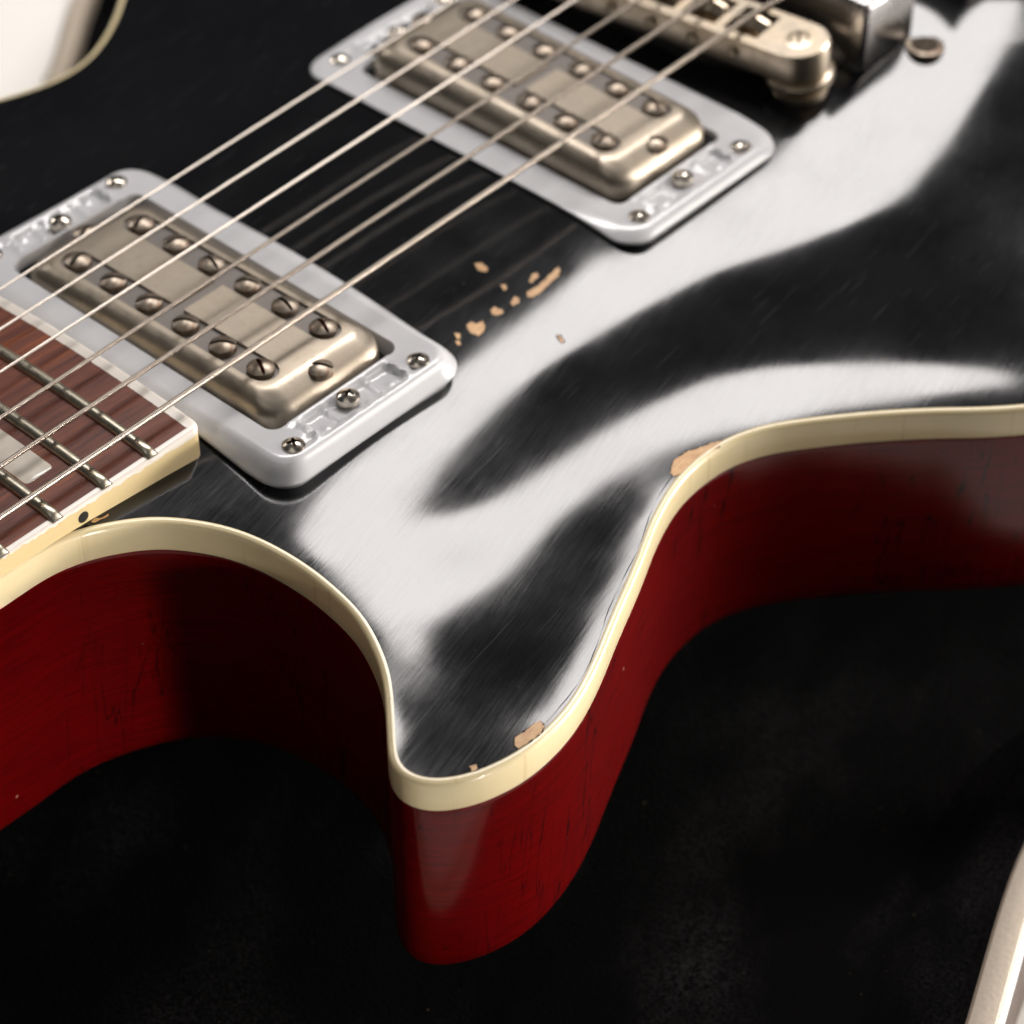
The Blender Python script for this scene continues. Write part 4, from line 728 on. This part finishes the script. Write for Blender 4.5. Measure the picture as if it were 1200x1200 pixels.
def cover_mesh(hz):
    m = MB()
    prof = [(11.7, 29.6, 0, 2.5), (12.0, 30.1, (-.04, -.06), 2.8), (12.35, 30.6, (-.12, -.2), 3.1), (12.75, 31.2, (-.27, -.48), 3.5), (13.2, 32.0, (-.5, -.94), 4.0), (13.65, 32.8, (-.82, -1.42), 4.5), (14.1, 33.5, (-1.22, -1.86), 5.0), (14.55, 34.1, (-1.75, -2.35), 5.4), (14.95, 34.6, (-2.4, -2.95), 5.8), (15.25, 35.0, (-3.2, -3.7), 6.0), (15.4, 35.2, -4.7, 6.0), (15.4, 35.2, -hz, 6.0)]
    def blend(z_, a_, b_):
        if not isinstance(z_, tuple):
            return z_
        return lambda x, y: z_[0] + (z_[1] - z_[0]) * sm((abs(y) - (b_ - 3.2)) / 3.2)
    loops = [rrect(a_, b_, r_, blend(z_, a_, b_), 8, 8, 16) for a_, b_, z_, r_ in prof]
    m.loft(loops)
    # flat top with the H-shaped opening
    W, E, CB = 2.95, 28.6, 1.25
    H = []
    def arc(cx_, cy_, a0, a1, n=10):
        for i in range(n + 1):
            a_ = math.radians(a0 + (a1 - a0) * i / n)
            H.append(Vector((cx_ + W * math.cos(a_), cy_ + W * math.sin(a_))))
    X = 7.95
    arc(X, -(E - W), -180, 0)
    arc(X, E - W, 0, 180)
    H.extend([Vector((X - W, CB)), Vector((-X + W, CB))])
    arc(-X, E - W, 0, 180)
    arc(-X, -(E - W), 180, 360)
    H.extend([Vector((-X + W, -CB)), Vector((X - W, -CB))])
    outer = [Vector(q[:2]) for q in loops[0]]
    n0, n1 = len(outer), len(H)
    r_ = delaunay_2d_cdt(outer + H, [(i, (i + 1) % n0) for i in range(n0)] + [(n0 + i, n0 + (i + 1) % n1) for i in range(n1)], [], 1, 1e-5)
    def in_h(x, y):
        c = False
        j = n1 - 1
        for i in range(n1):
            a_, e_ = H[i], H[j]
            if (a_.y > y) != (e_.y > y) and x < (e_.x - a_.x) * (y - a_.y) / (e_.y - a_.y) + a_.x:
                c = not c
            j = i
        return c
    tris = []
    for f in r_[2]:
        g = sum((r_[0][i] for i in f), Vector((0, 0))) / len(f)
        if not in_h(g.x, g.y):
            tris.append(tuple(f))
    m.add([(q.x, q.y, 0) for q in r_[0]], tris)
    m.loft([[(q.x, q.y, -.12 * 0) for q in H], [(q.x, q.y, -1.5) for q in H]])
    me_ = m.mesh('pickup_cover', angle=45)
    bm_ = bmesh.new()
    bm_.from_mesh(me_)
    bmesh.ops.remove_doubles(bm_, verts=bm_.verts, dist=1e-6)
    bmesh.ops.recalc_face_normals(bm_, faces=bm_.faces)
    bm_.to_mesh(me_)
    bm_.free()
    me_.polygons.foreach_set('use_smooth', [True] * len(me_.polygons))
    me_.set_sharp_from_angle(angle=math.radians(45))
    return me_
COVER = cover_mesh(9.0)
COVER.materials.append(M_NICKEL)
mi = MB()
mi.box(-11.5, 11.5, -29.5, 29.5, -2.2, -.62)
INSERT = mi.mesh('pickup_insert', smooth=False)
INSERT.materials.append(M_INSERT)

def pickup(cx, zhead, tilt, ztop, zlow, rust, label, rlabel, slots):
    cy = -.37
    ring = link('pickup_ring', ring_mesh(cx, cy, ztop, zlow, 0.0), M_RING, guitar, (cx, cy, 0))
    ring['label'] = rlabel
    first = None
    for sx, sy in ((-1, -1), (1, -1), (-1, 1), (1, 1)):
        p_ = (cx + sx * 15.99, cy + sy * 41.37, ztop - .05)
        rz = random.uniform(0, 3)
        if first is None:
            first = link('ring_screw', RINGSCREW, None, ring, p_, (0, 0, rz))
        else:
            again(first, p_, (0, 0, rz))
    hs = None
    for sy in (-1, 1):
        p_ = (cx - .3, cy + sy * 39.4, ztop - .55)
        if hs is None:
            hs = link('height_screw', HEIGHTSCREW, None, ring, p_, (0, 0, .4))
        else:
            again(hs, p_, (0, 0, 1.1))
    # the pickup leans a little along the string row, as its screws show
    pk = empty('pickup', (cx, cy, zhead - .9))
    pk.parent = guitar
    pk.location = (Vector((cx, cy, zhead - .9)) - WORLD_LOC[guitar]) * S
    pk.rotation_euler = (tilt, 0, 0)
    pk['label'] = label
    cov = link('pickup_cover', COVER, None, pk, WORLD_LOC[pk])
    link('pickup_insert', INSERT, None, pk, WORLD_LOC[pk])
    f1 = None
    base = WORLD_LOC[pk]
    k_ = 0
    for r_ in (-1, 1):
        for i in range(6):
            p_ = base + Vector((r_ * 7.95, (-2.5 + i) * 9.98, -.66))
            src = POLE_RUST if (r_, i) in rust else POLE
            o_ = link('pole_screw', src, None, pk, p_, (0, 0, math.radians(slots[k_])))
            k_ += 1
    for sy, a_ in ((-1, -55), (1, 20)):
        link('pole_screw', POLE, None, pk, base + Vector((0, sy * 32.0, -1.9)), (0, 0, math.radians(a_)))
    return pk
pickup(-138.64, 8.55, -.0247, 4.75, -1.5, {(-1, 0), (1, 0)}, 'aged nickel pickup beside the fingerboard end', 'silver plastic surround beside the fingerboard end',
       [62, -50, -55, -42, -48, 10, 70, 80, -60, 76, -20, 15])
pickup(-43.72, 10.3, .0202, 2.9, -3.5, {(1, 0), (-1, 3), (-1, 5)}, 'aged nickel pickup beside the bridge', 'silver plastic surround beside the bridge',
       [8, -45, 5, -50, -10, -60, 70, -50, -8, -45, -60, -5])

# ------------------------------------------------------------------ fingerboard
FZ, FS = 9.25, .022
def fb_half(x):
    return 28.75 + (x + 176) * .0165
def crown(x, y):
    return FZ + FS * (x + 176) + (fb_half(x) ** 2 - y * y) / 610
def fb_z(x, y):
    return crown(x, y) - 1.15
FB1, FB0 = -164.4, -330.0
m = MB()
loops = []
NYF = 24
for i in range(41):
    x = FB0 + (FB1 - 2.3 - FB0) * i / 40
    h_ = fb_half(x) - 1.4
    l = [(x, -h_ + 2 * h_ * j / NYF, fb_z(x, -h_ + 2 * h_ * j / NYF)) for j in range(NYF + 1)]
    l += [(x, h_, fb_z(x, h_) - 5), (x, -h_, fb_z(x, -h_) - 5)]
    loops.append(l)
m.loft(loops, True, True, True)
fb = link('fingerboard', m.mesh('fingerboard', angle=50), M_ROSE, guitar)
# binding: U round three sides
path = []
for i in range(60):
    x = FB0 + (FB1 - 1.6 - FB0) * i / 59
    path.append((x, -1, 0))
sec = [(-1.42, .0), (-.9, .02), (-.45, -.03), (-.14, -.22), (0, -.6), (0, -1.4), (.0, -3.2), (0, -6.6)]
m = MB()
U = []
rc = 2.1
for i in range(80):
    x = FB0 + (FB1 - rc - FB0) * i / 79
    U.append((x, -fb_half(x), 0, -1))
hc = fb_half(FB1)
for i in range(1, 9):
    a_ = math.radians(90 * i / 8)
    U.append((FB1 - rc + rc * math.sin(a_), -hc + rc - rc * math.cos(a_), math.sin(a_), -math.cos(a_)))
for i in range(1, 30):
    U.append((FB1, -hc + rc + (2 * hc - 2 * rc) * i / 30, 1, 0))
for i in range(0, 9):
    a_ = math.radians(90 * i / 8)
    U.append((FB1 - rc + rc * math.cos(a_), hc - rc + rc * math.sin(a_), math.cos(a_), math.sin(a_)))
for i in range(1, 80):
    x = FB1 - rc + (FB0 - FB1 + rc) * i / 79
    U.append((x, fb_half(x), 0, 1))
loops = []
for off, dz in sec:
    l = []
    for (x, y, nx, ny) in U:
        xx, yy = x + nx * (off * 1.7 if off < -1 else off), y + ny * off
        zb = fb_z(xx, yy) + dz
        if dz < -6:
            zb = max(min(top_z(xx, yy) - .6, zb + 3), -3) if xx > -225 else zb
        l.append((xx, yy, zb))
    loops.append(l)
m.loft(loops, False)
EDGE_Z0 = fb_z(-185, -28.5)
me_ = mesh('fingerboard_binding', [(v[0], v[1], v[2] - EDGE_Z0) for v in m.v], m.f, angle=60)
link('fingerboard_binding', me_, M_EDGE, fb, (0, 0, EDGE_Z0))
# frets
fret0 = None
XF = [628 * (1 - 2 ** (-n / 12)) - 628 + .55 for n in range(22, 14, -1)]
for x in XF:
    m = MB()
    loops = []
    h_ = fb_half(x) - .25
    N_ = 40
    for j in range(N_ + 1):
        y = -h_ + 2 * h_ * j / N_
        zc = fb_z(x, y)
        sc_ = 1.0
        ed = min(y + h_, h_ - y)
        if ed < .8:
            sc_ = .35 + .65 * math.sqrt(max(0, 1 - (1 - ed / .8) ** 2))
        loops.append([(x + 1.22 * math.cos(a_), y, zc - .1 + 1.24 * sc_ * max(0, math.sin(a_)) ** .8) for a_ in [math.pi * k / 10 for k in range(11)]])
    m.loft(loops, False, True, True)
    # close the two end faces
    link('fret', m.mesh('fret', angle=60), M_FRET, fb)
# block inlay and edge dot between the second and third frets from the end
m = MB()
xi0, xi1, yi = -195.6, -189.5, 18.2
gl = []
ys = [yi - .9 * (1 - math.sin(math.radians(k * 15))) for k in range(7)]
ys = [-q for q in ys[::-1]] + [-16 + 32 * k / 16 for k in range(17)] + ys
for y in ys:
    ins = .9 - math.sqrt(max(0, .81 - max(0, abs(y) - yi + .9) ** 2))
    gl.append([(x, y, fb_z(x, y) + k) for x, k in ((xi0 + ins, -.5), (xi0 + ins, .02), (xi0 + ins + .08, .045), (xi1 - ins - .08, .045), (xi1 - ins, .02), (xi1 - ins, -.5))])
m.loft(gl, False, True, True)
link('block_inlay', m.mesh('block_inlay'), M_PEARL, fb)
m = MB()
NS = 20
yd = -fb_half(-192.2) - .02
zd = fb_z(-192.2, -28.5) - 2.7
m.loft([[(-192.2 + r_ * math.cos(2 * math.pi * i / NS), yd - dy, zd + r_ * math.sin(2 * math.pi * i / NS)) for i in range(NS)] for r_, dy in ((1.15, -.3), (1.12, .03), (.9, .05))], True, False, True)
link('edge_dot', m.mesh('edge_dot'), M_DOT, fb)
# neck shaft under the fingerboard, beyond the body
m = MB()
loops = []
for i in range(12):
    x = -232 - 98 * i / 11
    h_ = fb_half(x)
    dep = 44 - 22 * sm(i / 5)
    zt = fb_z(x, h_) - 5
    loops.append([(x, h_ * math.cos(a_), zt - dep * abs(math.sin(a_)) ** .8) for a_ in [math.pi * k / 16 for k in range(17)]])
m.loft(loops, True, True, True)
link('neck', m.mesh('neck'), M_RED, guitar)

# ------------------------------------------------------------------ strings
ZB = 17.8
DIA = [.50, .56, .64, .80, .96, 1.14]
for i in range(6):
    k = -(i - 2.5) / 2.5
    def sp(x):
        q = (x + 176) / 176
        y = k * 23.61 + k * (25.574 - 23.61) * q
        return (x, y, 12.62 + (ZB - 12.62) * q - y * y / 600)
    P = [sp(-330 + 327 * j / 40) for j in range(41)]
    y2 = P[-1][1]
    P += [(1.0, y2, P[-1][2] - .25), (8, y2 * .98, P[-1][2] - 1.6), (26, y2 * .97, P[-1][2] - 5)]
    m = MB()
    m.tube(P, DIA[i] / 2, 12)
    so = link('string', m.mesh('string', angle=80), M_WOUND if i >= 3 else M_PLAIN, guitar)

# ------------------------------------------------------------------ bridge
br = empty('bridge', (-3.2, 0, 7), guitar)
br.rotation_euler = (0, math.radians(-8), 0)
SK = math.atan(.11)
def B(u, v, z):                              # u along the neck axis, v along the bridge
    return (-2.9 - .11 * (v + 34) + u, v, z)
BT, BB = 15.0, 7.6
HB_, RB_ = 43.0, 6.3
def stad(half, hw, z, n=12):
    P = []
    for i in range(n + 1):
        a_ = math.pi * i / n
        P.append((hw * math.cos(a_), half - hw + hw * math.sin(a_)))
    for i in range(n + 1):
        a_ = math.pi + math.pi * i / n
        P.append((hw * math.cos(a_), -half + hw + hw * math.sin(a_)))
    return [B(u, v, z) for u, v in P]
m = MB()
m.loft([stad(HB_ - .3, RB_ - .3, BB), stad(HB_, RB_, BB + .4), stad(HB_, RB_, BT - .5), stad(HB_ - .15, RB_ - .15, BT - .12), stad(HB_ - .5, RB_ - .5, BT)])
# top plate with six saddle windows
ou = [Vector(q[:2]) for q in stad(HB_ - .5, RB_ - .5, BT)]
holes = []
for i in range(6):
    vc = -(i - 2.5) * 10.23
    holes.append([Vector(B(u, v, 0)[:2]) for u, v in ((-4.2, vc - 4.1), (4.2, vc - 4.1), (4.2, vc + 4.1), (-4.2, vc + 4.1))])
allp = list(ou)
ed = [(i, (i + 1) % len(ou)) for i in range(len(ou))]
for h_ in holes:
    k0 = len(allp)
    allp += h_
    ed += [(k0 + i, k0 + (i + 1) % 4) for i in range(4)]
r_ = delaunay_2d_cdt(allp, ed, [], 1, 1e-5)
def in_poly(P, x, y):
    c = False
    j = len(P) - 1
    for i in range(len(P)):
        a_, e_ = P[i], P[j]
        if (a_.y > y) != (e_.y > y) and x < (e_.x - a_.x) * (y - a_.y) / (e_.y - a_.y) + a_.x:
            c = not c
        j = i
    return c
tr = []
for f in r_[2]:
    g = sum((r_[0][i] for i in f), Vector((0, 0))) / len(f)
    if not any(in_poly(h_, g.x, g.y) for h_ in holes):
        tr.append(tuple(f))
m.add([(q.x, q.y, BT) for q in r_[0]], tr)
for h_ in holes:
    m.loft([[(q.x, q.y, BT) for q in h_], [(q.x, q.y, BB + 1.5) for q in h_]], True, False, True)
m.f.append(tuple(range(len(ou)))[::-1])
link('bridge_body', m.mesh('bridge_body', angle=35), M_BRIDGE, br)
sad = None
for i in range(6):
    vc = -(i - 2.5) * 10.23
    us = (-1.2, -.6, .3, -.2, .5, .8)[i]
    m = MB()
    loops = []
    for dv in (-3.6, -2.2, -.9, -.35, 0, .35, .9, 2.2, 3.6):
        nt = .55 if abs(dv) < .2 else (.3 if abs(dv) < .5 else 0)
        zt = 17.55 - vc * vc / 600 - abs(dv) * .28 - nt
        loops.append([B(us + a_, vc + dv, z_) for a_, z_ in ((-1.9, BB + 2), (-1.9, zt - 1.6), (-.35, zt), (.35, zt), (1.9, zt - 1.6), (1.9, BB + 2))])
    m.loft(loops, True, True, True)
    link('saddle', m.mesh('saddle', angle=30), M_BRIDGE, br)
    p_ = B(-RB_ - .05, vc, 11.4)
    o_ = link('saddle_screw', SADDLESCREW, None, br, p_, (random.uniform(-1, 1), 0, 0))
    o_.rotation_euler = (Matrix.Rotation(-math.pi / 2, 3, 'Y') @ Matrix.Rotation(random.uniform(0, 3), 3, 'Z')).to_euler()
for sv in (-1, 1):
    px, py = B(0, sv * 36.9, 0)[:2]
    zs = top_z(px, py)
    m = MB()
    m.lathe([(2.9, BT - .4), (2.9, BT + .10), (2.6, BT + .16)], 28, px, py, False, True)
    link('post_head', m.mesh('post_head', angle=40), M_BRIDGE, br)
    m = MB()
    ca, sa = math.cos(math.radians(35)), math.sin(math.radians(35))
    def R2(u, v, z):
        return (px + u * ca - v * sa, py + u * sa + v * ca, z)
    sl = [(-2.3, -.32), (2.3, -.32), (2.3, .32), (-2.3, .32)]
    m.loft([[R2(u, v, BT + .1) for u, v in sl], [R2(u, v, BT + .175) for u, v in sl]], True, False, True)
    for a0, a1 in ((60, 150), (240, 330)):
        l0 = [R2(2.15 * math.cos(math.radians(q)), 2.15 * math.sin(math.radians(q)), BT + .178) for q in range(a0, a1 + 1, 10)]
        l1 = [R2(1.75 * math.cos(math.radians(q)), 1.75 * math.sin(math.radians(q)), BT + .178) for q in range(a0, a1 + 1, 10)]
        m.loft([l0, l1], False)
    link('post_slot', m.mesh('post_slot', smooth=False), M_SLOT, br)
    m = MB()
    m.lathe([(2.2, zs - 1), (2.2, BB + .2)], 24, px, py, False, False)
    link('bridge_post', m.mesh('bridge_post'), M_BRIDGE, br)
    m = MB()
    m.lathe([(4.6, 5.6), (6.9, 5.6), (7.3, 5.9), (7.3, 7.0), (6.9, 7.3), (3, 7.35)], 40, px, py)
    link('thumbwheel', m.mesh('thumbwheel', angle=40), M_BRIDGE, br)
    m = MB()
    m.lathe([(5.4, 1.9), (6.0, 2.2), (6.0, 3.5), (5.6, 3.8), (2.5, 3.85)], 40, px, py)
    m.lathe([(3.4, zs - 1), (3.4, 2.2)], 24, px, py, False, False)
    link('post_bushing', m.mesh('post_bushing', angle=40), M_BRIDGE, br)

# ------------------------------------------------------------------ tailpiece (only its near end is in the picture)
tp = empty('tailpiece', (30, 0, 0), guitar)
def vblock(name, x0, x1, y0, y1, z1, r, mat):
    m = MB()
    cx_, cy_ = (x0 + x1) / 2, (y0 + y1) / 2
    zb = min(top_z(x0, y0), top_z(x1, y0)) - .5
    zb0 = top_z(x0, y0) + .6
    loops = [rrect((x1 - x0) / 2 - i_, (y1 - y0) / 2 - i_, r, z_, 6, 4, 4, cx_, cy_) for i_, z_ in ((.4, zb0), (0, zb0 + .5), (0, z1 - 1), (.3, z1 - .3), (1, z1))]
    m.loft(loops, True, True, True)
    return link(name, m.mesh(name, angle=50), mat, tp)
vblock('tail_bar', 9, 27, -44.5, 40, 20, 1.1, M_CHROME)
vblock('tail_hinge', 44, 62, -47, 47, 25, 1.4, M_CHROME)
m = MB()
TX, TY = 26.0, -48.6
zs = top_z(TX, TY) + .35
m.lathe([(2.4, zs + .0), (2.6, zs + .35), (3.6, zs + .4), (4.1, zs + .2), (4.2, zs - 3)], 32, TX, TY, False, False)
link('tail_washer', m.mesh('tail_washer'), M_POLE, tp)
m = MB()
m.lathe([(2.9, zs + .0), (2.9, zs + .45)], 24, TX, TY, False, True)
link('tail_screw', m.mesh('tail_screw'), M_SLOT, tp)
